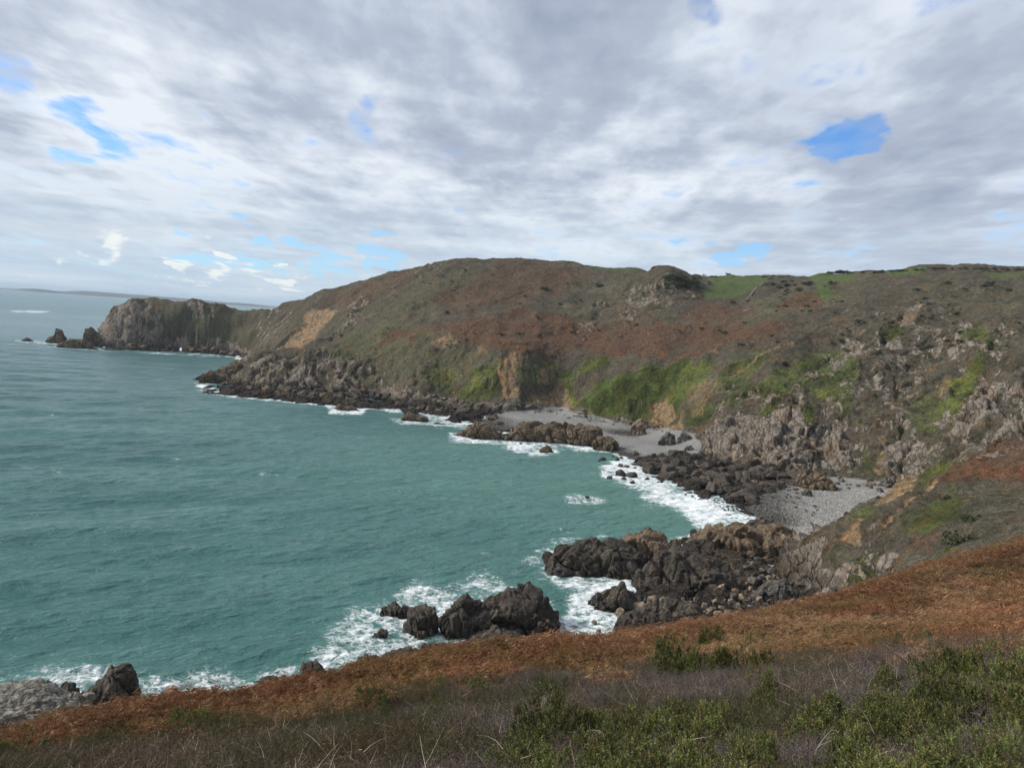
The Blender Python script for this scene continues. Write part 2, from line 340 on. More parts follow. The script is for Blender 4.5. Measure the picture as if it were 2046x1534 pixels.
FIELD = [([(1412, 554), (1560, 550), (1530, 562), (1500, 580), (1468, 596), (1412, 598), (1400, 578), (1420, 566)], 1.), ([(1600, 547), (1725, 547), (1690, 562), (1655, 566), (1668, 595), (1640, 597), (1625, 562)], 1.), ([(1765, 540), (1855, 532), (1840, 547), (1780, 553)], 1.), ([(1960, 546), (2200, 535), (2200, 556), (1990, 556)], .8), ([(1170, 527), (1300, 527), (1280, 540), (1200, 539)], .6), ([(820, 671), (880, 640), (850, 675)], .3)]
SOIL = [([(622, 617), (670, 617), (655, 645), (640, 665), (600, 697), (572, 690)], 1.), ([(858, 682), (900, 670), (907, 680), (870, 692)], .8), ([(998, 725), (1022, 702), (1028, 740), (1045, 795), (1000, 792), (1000, 760)], .75), ([(1040, 792), (1130, 768), (1142, 812), (1080, 806)], .75), ([(1083, 738), (1106, 725), (1100, 762), (1085, 762)], .7),
 ([(1293, 800), (1330, 788), (1340, 830), (1332, 856), (1297, 852)], 1.), ([(1343, 855), (1360, 828), (1368, 858)], .8), ([(1165, 822), (1176, 800), (1190, 838), (1170, 835)], .8), ([(1150, 758), (1195, 742), (1180, 760), (1155, 770)], .7), ([(1745, 945), (1752, 872), (1772, 862), (1778, 920), (1762, 948)], .7), ([(940, 690), (962, 680), (968, 705), (950, 715)], .7), ([(1380, 770), (1430, 750), (1440, 770), (1400, 830), (1375, 830)], .45),
 ([(1732, 1010), (1790, 950), (1832, 944), (1822, 970), (1775, 1003)], 1.), ([(1765, 1052), (1800, 1000), (1872, 960), (1846, 987), (1800, 1028)], 1.), ([(1658, 1050), (1695, 1028), (1738, 1028), (1712, 1045), (1705, 1080), (1670, 1070)], .7), ([(1880, 770), (1900, 735), (1905, 750), (1885, 790)], .5), ([(1790, 640), (1835, 615), (1830, 635)], .5), ([(1410, 700), (1440, 700), (1430, 716)], .5)]
ROCK = [([(1400, 800), (1440, 770), (1560, 770), (1640, 700), (1700, 630), (1860, 600), (1960, 640), (2200, 640), (2200, 900), (1900, 930), (1750, 965), (1400, 910)], .49), ([(1230, 640), (1560, 640), (1700, 590), (1560, 600), (1300, 600)], .36), ([(1000, 560), (1200, 540), (1300, 600), (1100, 620)], .3), ([(700, 700), (960, 700), (1000, 800), (760, 790)], .36), ([(1395, 900), (1410, 850), (1430, 822), (1480, 815), (1560, 835), (1600, 855), (1640, 840), (1700, 800), (1700, 870), (1712, 940), (1600, 950), (1500, 930), (1400, 915)], .72), ([(1700, 700), (1720, 650), (1790, 640), (1850, 655), (1875, 700), (1850, 760), (1830, 800), (1790, 830), (1740, 780)], .53), ([(1540, 790), (1580, 760), (1620, 780), (1590, 810)], .5),
 ([(1750, 830), (1850, 870), (1870, 880), (1960, 760), (2046, 740), (2200, 740), (2200, 880), (2046, 870), (1900, 925), (1840, 945), (1760, 960)], .62), ([(1225, 610), (1260, 570), (1320, 536), (1390, 570), (1400, 590), (1330, 620), (1290, 650), (1240, 645)], .5), ([(1148, 685), (1155, 640), (1180, 605), (1225, 595), (1200, 640), (1170, 688)], .5),
 ([(650, 680), (715, 585), (745, 588), (725, 630), (672, 685)], .56), ([(190, 690), (200, 650), (230, 605), (290, 595), (330, 640), (340, 698), (200, 698)], .66), ([(370, 600), (435, 600), (430, 640), (370, 640)], .6), ([(340, 660), (480, 680), (490, 715), (340, 705)], .64), ([(500, 620), (600, 610), (570, 680), (500, 700)], .48),
 ([(395, 765), (430, 735), (520, 698), (640, 690), (700, 705), (760, 745), (800, 770), (860, 790), (860, 812), (600, 790)], .56), ([(1458, 692), (1480, 672), (1515, 668), (1500, 695)], .55), ([(1560, 655), (1570, 640), (1640, 635), (1620, 660)], .5), ([(780, 560), (880, 518), (905, 522), (800, 570), (700, 610)], .47), ([(1320, 680), (1350, 655), (1385, 650), (1370, 675)], .5), ([(940, 690), (960, 680), (1010, 800), (940, 800), (900, 790)], .35), ([(1640, 600), (1760, 590), (1780, 620), (1680, 640)], .4), ([(1900, 560), (2046, 545), (2046, 580), (1900, 590)], .33),
 ([(1585, 1068), (1630, 1042), (1652, 1075), (1650, 1130), (1600, 1200), (1585, 1195)], .9), ([(1650, 1150), (1710, 1120), (1740, 1150), (1690, 1185), (1600, 1210), (1620, 1170)], .75), ([(1725, 1085), (1765, 1068), (1790, 1070), (1790, 1130), (1750, 1165), (1730, 1140)], .6), ([(1720, 1030), (1770, 1055), (1740, 1095), (1700, 1100)], .4), ([(1860, 1145), (1880, 1130), (1905, 1130), (1890, 1150)], .7), ([(1780, 1090), (1830, 1080), (1800, 1150), (1750, 1175)], .45)]
BEACH = [([(955, 846), (1000, 826), (1050, 816), (1110, 812), (1170, 826), (1280, 852), (1345, 858), (1400, 862), (1402, 893), (1390, 910), (1330, 905), (1250, 912), (1230, 905), (1160, 888), (1140, 868), (1060, 860), (1000, 860)], 1.), ([(1480, 1018), (1560, 965), (1610, 950), (1700, 955), (1775, 965), (1770, 990), (1720, 1010), (1660, 1045), (1610, 1080), (1560, 1060), (1520, 1036)], 1.), ([(470, 712), (495, 712), (500, 722), (480, 722)], 1.)]
PATH = [[(1456, 750), (1475, 735), (1492, 725), (1514, 710), (1551, 696), (1582, 687)], [(930, 524), (1000, 535), (1080, 552), (1150, 560)], [(1380, 548), (1400, 600)]]
COLS = dict(rust=(.118, .062, .036), green=(.088, .112, .026), olive=(.11, .108, .058), field=(.085, .112, .036), soil=(.27, .19, .11))

def cover(x, y, z, far):
    """vegetation colour, rock amount, rock colour, beach amount, displacement scale; all fixed to the ground"""
    px, py = project(x, y, z)
    r = np.hypot(x, y)
    n1 = fbm(x/9, y/9, z/9, 3, 3); n2 = fbm(x/30, y/30, None, 3, 8); n3 = fbm(x/3.2, y/3.2, z/3.2, 3, 15)
    n4 = fbm(x/22+5, y/22, z/22, 2, 77)
    jig = ((n1-.5)*2*np.clip(9000/r, 6, 26)*.8 + (n3-.5)*2*np.clip(3000/r, 3, 14)*.8 + (n4-.5)*2*np.clip(16000/r, 10, 50)*.5)
    wx, wy = px, py
    def M(lst, soft=5, j=1.):
        o = np.zeros(x.shape)
        for poly, s in lst:
            p = np.array(poly); lo, hi = p.min(0)-40, p.max(0)+40
            k = (wx > lo[0]) & (wx < hi[0]) & (wy > lo[1]) & (wy < hi[1]) & (r > 110)
            if k.any():
                v = sst(-soft, soft, poly_sd(poly, wx[k], wy[k])+jig[k]*j)*s
                o[k] = np.maximum(o[k], v)
        return o
    a = sst(.42, .6, n2)[:, None]; b = sst(.4, .62, n1)[:, None]
    veg = np.array([.092, .076, .054])*(1-a)+np.array([.102, .087, .060])*a
    veg = veg*(1-.35*b)+np.array([.07, .07, .046])*.35*b
    pal = sst(.6, .72, fbm(x/14, y/14, None, 4, 40))[:, None]*.35
    veg = veg*(1-pal)+np.array([.155, .145, .10])*pal
    dk = sst(.58, .68, fbm(x/6, y/6, None, 3, 47))[:, None]*.4
    veg = veg*(1-dk)+np.array([.032, .036, .02])*dk
    for nm, L, soft in (('olive', OLIVE, 14), ('rust', RUST, 8), ('green', GREEN, 5), ('field', FIELD, 1.2)):
        w = M(L, soft, .15 if nm == 'field' else 1.)
        w = w if nm == 'field' else w*np.clip((.15 if nm == 'rust' else .45)+1.5*n1+1.0*(n3-.5), 0, 1)
        c = np.array(COLS[nm])*(np.ones(x.shape) if nm == 'field' else (.75+.5*n3))[:, None]
        if nm == 'green': c = c*(1-.45*sst(.42, .58, n1)[:, None])*(1+.5*sst(.55, .7, n2)[:, None]*np.array([1.1, .9, .2]))
        veg = veg*(1-w[:, None])+c*w[:, None]
    soil = M(SOIL, 3.5, .7); soil *= sst(.25, .42, n3+soil*.2); stk = fbm((x+y*.3)/2.2, y/9, z/11, 3, 85); soil *= .25+.75*sst(.36, .50, stk+.06*soil)
    for l in PATH[:1]:
        dpx = line_d(l, px, py); soil = np.maximum(soil, (r > 110)*.55*sst(2.4, .8, dpx+jig*.1))
    veg = veg*(1-soil[:, None])+np.array(COLS['soil'])*(.75+.5*n3)[:, None]*soil[:, None]
    rock = M(ROCK, 9, 1.)
    beach = M(BEACH, 2.5, .35)*(z < 9)
    tide = sst(9.5, 5.0, z+(n1-.5)*7+(n3-.5)*2)*(r > 60)
    tide = np.where(r > 400, tide, sst(7.5, 4, z+(n1-.5)*5))
    rock = np.maximum(rock, tide*1.0); rock = np.maximum(rock, .16)*(1-beach)
    wet = sst(6.5, 3.0, z+(n1-.5)*4.0+(n3-.5)*2)
    pale = np.array([.225, .19, .155])*(.75+.5*n3)[:, None]
    t2 = sst(.5, .66, n1)[:, None]*.55; pale = pale*(1-t2)+np.array([.22, .155, .10])*t2
    t3 = (sst(620, 500, py)*0)[:, None]
    rc = pale*(1-wet[:, None])+np.array([.046, .038, .031])*wet[:, None]*(.7+.6*n3)[:, None]
    orange = (sst(.55, .7, n2)*(z < 9)*(z > 1.5)*.5)[:, None]
    rc = rc*(1-orange*.5)+np.array([.15, .10, .055])*orange*.5
    # beach: pale dry shingle up the shore, dark wet stones by the water
    w2 = (1-sst(.8, 2.6, z+(n1-.5)*1.2))[:, None]
    sand = np.array([.27, .265, .25])*(.85+.3*n3)[:, None]; sand = sand*(1-w2)+np.array([.06, .056, .05])*w2
    stony = sst(1585, 1500, px)*(px > 1400)*(px < 1620); stony = np.maximum(stony*1.0, sst(.62, .7, n1)*.3)[:, None]
    sand = sand*(1-stony)+np.array([.10, .095, .085])*stony
    veg = veg*(1-beach[:, None])+sand*beach[:, None]
    return veg, rock, rc, beach, soil, n1, n3

def grid(rads, az):
    AA, RR = np.meshgrid(az, rads, indexing='ij')
    return RR*np.sin(AA), RR*np.cos(AA)
def blocks(x, y, z, sc, s):
    """jointed rock: each cell pushed in or out, cracks between"""
    # tilt so joints stand steeply
    u = x*.9+z*.35+ (vnoise(x/sc, y/sc, z/sc, s+5)-.5)*sc*.5; v = y*.9-x*.2; w = z*.55+y*.15
    f1, f2, i, fa = worley(u/sc, v/sc, w/sc, s)
    return (i-.5)*.9 + 1.9*fa + .12*(1-f1) - .45*(1-sst(0, .12, f2-f1))
def build_terrain(rads, az, far):
    X, Y = grid(rads, az); Zb = H(X, Y)
    sh = X.shape
    gx = np.gradient(Zb, axis=0); gy = np.gradient(Zb, axis=1)
    P = np.stack([X, Y, Zb], -1)
    da = np.gradient(P, axis=0); dr = np.gradient(P, axis=1)
    N = np.cross(dr, da); N /= np.linalg.norm(N, axis=-1, keepdims=True)+1e-9
    N[N[..., 2] < 0] *= -1
    live = (Zb > -3.0)
    idx = np.nonzero(live.ravel())[0]
    x, y, z = X.ravel()[idx], Y.ravel()[idx], Zb.ravel()[idx]; n = N.reshape(-1, 3)[idx]
    veg, rock, rc, beach, soil, n1, n3 = cover(x, y, z, far)
    r = np.hypot(x, y)
    disp = np.zeros(len(x))
    if far:
        k = rock > .3
        rr = rock+(n1-.5)*.35
        amp = sst(.32, .75, rr)*(1-beach)
        b = np.zeros(len(x))
        b[k] = blocks(x[k], y[k], z[k], 11., 1)*4.2+blocks(x[k], y[k], z[k], 4.6, 2)*1.9+blocks(x[k], y[k], z[k], 1.9, 3)*.38
        low = sst(7, 3, z); b *= (1-.45*low)
        disp += b*amp
        vg = (1-amp)*(1-beach)
        smooth = 1-M_field(x, y, z)
        disp += vg*smooth*((fbm(x/26, y/26, None, 3, 60)-.5)*5.0*sst(4, 20, z)+(fbm(x/5, y/5, None, 3, 61)-.5)*1.7+(vnoise(x/1.3, y/1.3, None, 66)-.5)*.55+(vnoise(x/.7, y/.7, None, 67)-.5)*.3)
        # erosion gullies run down the steep lower slopes
        steep = sst(.92, .7, n[:, 2])*sst(6, 16, z)*(1-.75*(r > 840))
        disp -= steep*(1-beach)*(1-np.abs(fbm((x*.97+y*.24)/13+n1, y/60, None, 3, 70)*2-1)*2.2).clip(0, 1)*2.6
        disp -= soil*(1-np.abs(fbm((x+y*.3)/2.6, y/14, None, 3, 86)*2-1)*2.5).clip(0, 1)*1.4
        disp += (r > 840)*(z > 6)*sst(-4, 18, z)*(fbm(x/24, y/24, z/24, 4, 88)-.5)*9
        disp += beach*(vnoise(x/1.1, y/1.1, None, 68)-.5)*.25*(1+1.5*(x < 0))
        fade = sst(-2.5, .5, z); disp *= .4+.6*fade
    else:
        disp += (fbm(x/4, y/4, None, 3, 61)-.5)*.7+(vnoise(x/.5, y/.5, None, 66)-.5)*.12
    x2, y2, z2 = x+n[:, 0]*disp, y+n[:, 1]*disp, z+n[:, 2]*disp
    # faces
    na, nr = sh
    ii, jj = np.meshgrid(np.arange(na-1), np.arange(nr-1), indexing='ij')
    q = np.stack([ii*nr+jj, (ii+1)*nr+jj, (ii+1)*nr+jj+1, ii*nr+jj+1], -1).reshape(-1, 4)
    q = q[live.ravel()[q].all(1)]
    remap = np.full(na*nr, -1); remap[idx] = np.arange(len(idx)); q = remap[q]
    return dict(v=np.stack([x2, y2, z2], 1), q=q, z0=z, r=r, veg=veg, rock=rock, rc=rc, beach=beach, soil=soil, xb=x, yb=y)
def M_field(x, y, z):
    px, py = project(x, y, z); o = np.zeros(x.shape)
    for poly, s in FIELD: o = np.maximum(o, sst(-2, 2, poly_sd(poly, px, py))*s*(np.hypot(x, y) > 500))
    return o
def sub(T, fmask, name, mat, label, cat=None, smooth=True):
    q = T['q'][fmask]
    if not len(q): return None
    u, inv = np.unique(q, return_inverse=True); q2 = inv.reshape(q.shape)
    me = mesh_np(name, T['v'][u], q2, mat, smooth, {'veg': T['veg'][u], 'rockc': T['rc'][u]}, {'rock': T['rock'][u], 'beach': T['beach'][u]})
    o = link(name, me); tag(o, label, cat, kind='structure'); return o

# ---- land material
def land_material():
    m, t, out = newmat('hill_cover')
    g = t('ShaderNodeNewGeometry'); pos = g.outputs['Position']
    veg = t('ShaderNodeAttribute', attribute_name='veg').outputs['Color']; rc = t('ShaderNodeAttribute', attribute_name='rockc').outputs['Color']
    rk = t('ShaderNodeAttribute', attribute_name='rock').outputs['Fac']; bh = t('ShaderNodeAttribute', attribute_name='beach').outputs['Fac']
    # steep joints: squash coordinates
    mp = t('ShaderNodeMapping', {'Vector': pos, 'Rotation': (.6, .5, .3), 'Scale': (1.1, .8, .38)}).outputs[0]
    nA = t.noise(pos, .55, 5, .62); nB = t.noise(pos, 2.4, 3, .6); nC = t.noise(pos, .12, 4, .6); nD = t.noise(mp, .55, 7, .66, .4)
    # rock where the crag amount plus broken noise passes the line
    nE = t.noise(t('ShaderNodeMapping', {'Vector': pos, 'Rotation': (.6, .4, .3), 'Scale': (1.2, .8, .5)}).outputs[0], .10, 5, .62, .6)
    s = t.math('ADD', rk, t.math('MULTIPLY', t.math('SUBTRACT', nE, .5), 1.5)); s = t.math('ADD', s, t.math('MULTIPLY', t.math('SUBTRACT', nD, .5), .42))
    f = t.math('MAXIMUM', t.rng(s, .54, .61, smooth=True), t.rng(rk, .9, .98))
    nz = t('ShaderNodeSeparateXYZ', {0: g.outputs['Normal']}).outputs[2]
    # vegetation: mottled
    v1 = t.mix(1., veg, t.ramp(nA, [(.30, .50), (.5, .95), (.72, 1.55)]), 'MULTIPLY')
    v1 = t.mix(1., v1, t.ramp(nB, [(.3, .55), (.5, 1.), (.7, 1.5)]), 'MULTIPLY')
    v1 = t.mix(t.rng(nC, .52, .66), v1, t.mix(1., v1, (1.25, 1.0, .8), 'MULTIPLY'))
    vo = t.voro(pos, .9); v1 = t.mix(t.rng(vo.outputs['Distance'], .25, .05, 0., .5), v1, (.028, .034, .016))
    # rock
    cr = t.voro(t('ShaderNodeVectorMath', {0: mp, 1: t('ShaderNodeVectorMath', {0: t('ShaderNodeTexNoise', {'Vector': mp, 'Scale': .4, 'Detail': 3.}).outputs[1], 1: (2.5, 2.5, 2.5)}, operation='MULTIPLY').outputs[0]}, operation='ADD').outputs[0], .30, 'DISTANCE_TO_EDGE')
    r1 = t.mix(1., rc, t.ramp(nD, [(.28, .48), (.46, .88), (.6, 1.18), (.75, 1.5)]), 'MULTIPLY')
    r1 = t.mix(1., r1, t.ramp(nB, [(.3, .72), (.7, 1.25)]), 'MULTIPLY')
    crk = t.rng(cr.outputs['Distance'], 0., .07, .45, 1.)
    cc = t('ShaderNodeCombineColor', {0: crk, 1: crk, 2: crk}).outputs[0]; r1 = t.mix(1., r1, cc, 'MULTIPLY')
    # shingle
    pb = t.voro(pos, 1.1); pb2 = t.voro(pos, 3.2)
    bcol = t.mix(1., veg, t.ramp(pb2.outputs['Color'], [(.1, .72), (.6, 1.0), (.95, 1.3)]), 'MULTIPLY')
    big = t.math('GREATER_THAN', t.math('ADD', nC, t.math('MULTIPLY', pb.outputs['Distance'], -.5)), .44)
    bcol = t.mix(t.math('MULTIPLY', big, .35), bcol, (.30, .29, .27))
    col = t.mix(bh, t.mix(f, v1, r1), bcol)
    hgt = t.math('ADD', t.math('MULTIPLY', nD, 1.1), t.math('MULTIPLY', crk, .5))
    hv = t.math('ADD', t.math('MULTIPLY', nA, 1.0), t.math('MULTIPLY', nB, .5))
    hh = t('ShaderNodeMix', {0: f, 2: hv, 3: hgt}).outputs[0]
    hh2 = t('ShaderNodeMix', {0: bh, 2: hh, 3: t.math('MULTIPLY', pb2.outputs['Distance'], -.25)}).outputs[0]
    bp = t('ShaderNodeBump', {'Height': hh2, 'Strength': 1., 'Distance': 1.8}).outputs[0]
    principled(t, out, col, .92, bp, .15)
    return m
MLAND = land_material()
def rock_material(name, dark, mid, light, sc=1., moss=None):
    m, t, out = newmat(name)
    tc = t('ShaderNodeTexCoord').outputs['Object']; g = t('ShaderNodeNewGeometry')
    oi = t('ShaderNodeObjectInfo').outputs['Random']
    pos = t('ShaderNodeVectorMath', {0: g.outputs['Position'], 1: (.7, .7, .7)}, operation='MULTIPLY').outputs[0]
    mp = t('ShaderNodeMapping', {'Vector': pos, 'Rotation': (.5, .35, .3), 'Scale': (1.3*sc, 1.*sc, .5*sc)}).outputs[0]
    nD = t.noise(mp, 1.6, 8, .7); nL = t.noise(pos, .3*sc, 3, .6); nF = t.noise(pos, 7*sc, 3, .6)
    col = t.ramp(nD, [(.28, dark), (.5, mid), (.7, light)])
    col = t.mix(1., col, t.ramp(nL, [(.3, .6), (.5, 1.), (.7, 1.35)]), 'MULTIPLY')
    col = t.mix(1., col, t.ramp(nF, [(.3, .75), (.7, 1.25)]), 'MULTIPLY')
    # black tide line near the water
    zz = t('ShaderNodeSeparateXYZ', {0: g.outputs['Position']}).outputs[2]
    zt = t.math('ADD', zz, t.math('MULTIPLY', t.math('SUBTRACT', nL, .5), 3.))
    col = t.mix(t.rng(zt, .6, 1.6, .55, 0.), col, (.016, .015, .013))
    col = t.mix(1., col, t.ramp(oi, [(0, .82), (1, 1.18)]), 'MULTIPLY')
    cr = t.voro(mp, 1.0, 'DISTANCE_TO_EDGE'); ck = t.rng(cr.outputs['Distance'], 0., .06, .45, 1.)
    col = t.mix(1., col, t('ShaderNodeCombineColor', {0: ck, 1: ck, 2: ck}).outputs[0], 'MULTIPLY')
    hh = t.math('ADD', t.math('MULTIPLY', nD, .8), t.math('ADD', t.math('MULTIPLY', ck, .15), t.math('MULTIPLY', nF, .12)))
    bp = t('ShaderNodeBump', {'Height': hh, 'Strength': .9, 'Distance': .55/sc}).outputs[0]
    principled(t, out, col, t.rng(zt, .8, 2., .45, .85), bp, .3)
    return m
az = np.radians(np.arange(-44, 44.01, .085))
rads = np.concatenate([np.arange(104, 300, .55), np.arange(300, 560, .6), np.arange(560, 960, 1.0), np.arange(960, 1480, 5)])
T = build_terrain(rads, az, True)
fq = T['q']; fb = T['beach'][fq].mean(1) > .5; fr = T['r'][fq].mean(1); fx = T['xb'][fq].mean(1); fy = T['yb'][fq].mean(1); fz = T['z0'][fq].mean(1)
shelf = (~fb) & (fz < 3.6) & (T['rock'][fq].mean(1) > .5)
headl = (~fb) & (~shelf) & (fy > 700) & (fx < -245)
spur = (~fb) & (~shelf) & (fr < 262) & (fx > 60)
rest = ~(fb | shelf | headl | spur)
sub(T, fb, 'beach', MLAND, 'grey shingle and sand beaches at the foot of the cliffs')
sub(T, shelf, 'rock_shelf', MLAND, 'dark wave cut rock shelf along the waterline', smooth=False)
sub(T, headl, 'headland', MLAND, 'green brown rocky headland ending in the sea, far left')
sub(T, spur, 'spur', MLAND, 'nearer grassy spur with orange soil scars below the bracken slope')
sub(T, rest, 'hillside', MLAND, 'broad heath and bracken hillside with crags above the bay')
azn = np.radians(np.arange(-49, 49.01, .2))
radn = np.concatenate([np.geomspace(1.0, 104, 420), [104.55]])
TN = build_terrain(radn, azn, False)
# ------------------------------------------------------------------ near slope soil
def near_material():
    m, t, out = newmat('slope_soil'); pos = t('ShaderNodeNewGeometry').outputs['Position']
    n = t.noise(pos, 1.3, 6, .65); n2 = t.noise(pos, .22, 4, .6)
    c = t.mix(n2, (.055, .032, .018), (.05, .045, .022)); c = t.mix(1., c, t.ramp(n, [(.3, .5), (.7, 1.4)]), 'MULTIPLY')
    bp = t('ShaderNodeBump', {'Height': n, 'Strength': 1., 'Distance': .3}).outputs[0]
    principled(t, out, c, .95, bp, .1); return m
sub(TN, np.ones(len(TN['q']), bool), 'ground', near_material(), 'brown earth of the near slope under bracken and scrub')

# ------------------------------------------------------------------ sea
FOAM = [([(690, 1210), (760, 1190), (850, 1155), (900, 1175), (960, 1150), (1010, 1155), (1035, 1180), (1120, 1220), (1120, 1300), (900, 1330), (700, 1350), (600, 1340), (640, 1260)], .74, 14),
 ([(1100, 1130), (1130, 1150), (1290, 1130), (1290, 1280), (1110, 1300), (1120, 1230), (1150, 1180), (1100, 1160)], .88, 10),
 ([(1200, 925), (1250, 905), (1300, 950), (1400, 985), (1475, 1010), (1545, 1046), (1440, 1062), (1395, 1050), (1340, 1010), (1280, 985), (1210, 955)], .95, 8),
 ([(1330, 1000), (1400, 990), (1470, 1030), (1420, 1040), (1380, 1030)], 1.15, 6),
 ([(1120, 990), (1170, 985), (1220, 995), (1180, 1006), (1130, 1002)], .66, 5), ([(1280, 1010), (1320, 1000), (1350, 1014), (1310, 1022)], .5, 5),
 ([(0, 1365), (100, 1335), (220, 1345), (330, 1355), (430, 1335), (540, 1330), (640, 1318), (680, 1340), (560, 1400), (300, 1440), (0, 1440)], .72, 14),
 ([(1080, 1100), (1120, 1070), (1200, 1055), (1240, 1065), (1120, 1100), (1110, 1150), (1090, 1150)], .62, 8),
 ([(395, 768), (430, 772), (480, 784), (460, 790), (400, 776)], 1.1, 4), ([(500, 785), (600, 790), (700, 800), (690, 806), (590, 797)], .6, 4), ([(655, 812), (690, 822), (730, 818), (720, 828), (660, 824)], .95, 4),
 ([(780, 835), (860, 840), (920, 850), (870, 852), (800, 848)], .75, 4), ([(895, 862), (920, 872), (1000, 880), (1080, 885), (1110, 900), (1040, 902), (960, 885), (900, 874)], .9, 4), ([(460, 706), (500, 718), (500, 724), (470, 716)], 1.2, 2.5),
 ([(120, 694), (200, 700), (300, 703), (440, 710), (440, 713), (300, 706), (120, 697)], .7, 2.5), ([(20, 620), (98, 621), (98, 625), (30, 624)], .85, 2), ([(30, 680), (90, 681), (135, 688), (120, 690), (40, 684)], .7, 2.5), ([(1040, 885), (1120, 893), (1120, 910), (1060, 908)], .85, 4),
 ([(1130, 880), (1200, 898), (1190, 905), (1130, 892)], .9, 4)]
SEAROCKS = []   # filled by rocks: (x, y, radius)
def build_sea():
    az = np.radians(np.arange(-46, 36, .13))
    rads = np.concatenate([np.geomspace(85, 420, 900), np.geomspace(421, 1500, 480)[1:], np.geomspace(1510, 60000, 90)])
    X, Y = grid(rads, az); sh = X.shape
    Zb = H(np.clip(X, -1200, 1200), Y); r = np.hypot(X, Y)
    Zb = np.where(r > 1400, -10, Zb)
    x, y = X.ravel(), Y.ravel(); zb = Zb.ravel(); r = r.ravel()
    z = np.zeros(len(x))
    # wind sea from the west, long crested swell bending into the bay
    amp = 1/(1+np.maximum(r-900, 0)/500)*np.clip(-zb/3, .25, 1)
    wrp = (vnoise(x/45, y/45, None, 5)-.5)*5; wrp2 = (vnoise(x/17, y/17, None, 6)-.5)*3
    rg = np.random.default_rng(3)
    for lam, a, th in ((34, .50, 25), (21, .36, 8), (13, .19, 38), (8.5, .15, -5), (5.6, .12, 22), (3.9, .09, 48), (2.9, .07, 5), (2.2, .05, 30)):
        th = R(th*.8+12)
        ph = (-x*math.sin(th)+y*math.cos(th)+wrp*lam/13+wrp2*lam/20)/lam*2*math.pi
        g = .45+1.1*vnoise(x/lam/2.2+lam, y/lam/2.2, None, int(lam*10))
        w = np.sin(ph+rg.uniform(0, 6)); ok = 1/(1+(r/(lam*95))**2)
        z += a*g*(1-2*np.abs(np.sin(ph/2))**1.3+.2*w)*ok*1.0
    z *= amp
    px, py = project(x, y, 0*x)
    nz = fbm(x/14, y/14, None, 4, 90); nz2 = fbm(x/4, y/4, None, 3, 94)
    foam = np.zeros(len(x))
    for poly, s, soft in FOAM:
        p = np.array(poly); lo, hi = p.min(0)-50, p.max(0)+50
        k = (px > lo[0]) & (px < hi[0]) & (py > lo[1]) & (py < hi[1])
        v = sst(-soft*1.6, soft*1.3, poly_sd(poly, px[k], py[k])+(nz[k]-.5)*soft*4)*s
        foam[k] = np.maximum(foam[k], v)
    sh_ = sst(-2.2, .2, zb+(nz-.5)*1.6)*.85*(r < 1200); foam = np.maximum(foam, sh_*sst(.3, .55, nz+ .15))
    for (rx, ry, rr) in SEAROCKS:
        d = np.hypot(x-rx, y-ry); k = d < rr*2.6+4
        foam[k] = np.maximum(foam[k], .8*sst(rr*1.7+2.5, rr*.75, d[k]+(nz2[k]-.5)*rr*1.2))
    cap = sst(.77, .83, fbm(x/22, y/7, None, 4, 99))*(r > 110)*.42*sst(-2, -5, zb); foam = np.maximum(foam, cap)
    shallow = sst(-7.5, -.5, zb)
    z += np.clip(foam-.3, 0, 1)*(nz2-.35)*1.3*(r < 700)
    na, nr = sh; ii, jj = np.meshgrid(np.arange(na-1), np.arange(nr-1), indexing='ij')
    q = np.stack([ii*nr+jj, (ii+1)*nr+jj, (ii+1)*nr+jj+1, ii*nr+jj+1], -1).reshape(-1, 4)
    q = q[(zb[q] < 5).any(1)]
    u, inv = np.unique(q, return_inverse=True); q = inv.reshape(q.shape)
    me = mesh_np('sea', np.stack([x, y, z], 1)[u], q, sea_material(), True, None, {'foam': foam[u], 'shallow': shallow[u]})
    o = link('sea', me); tag(o, 'teal green sea with white surf round the rocks', kind='structure')
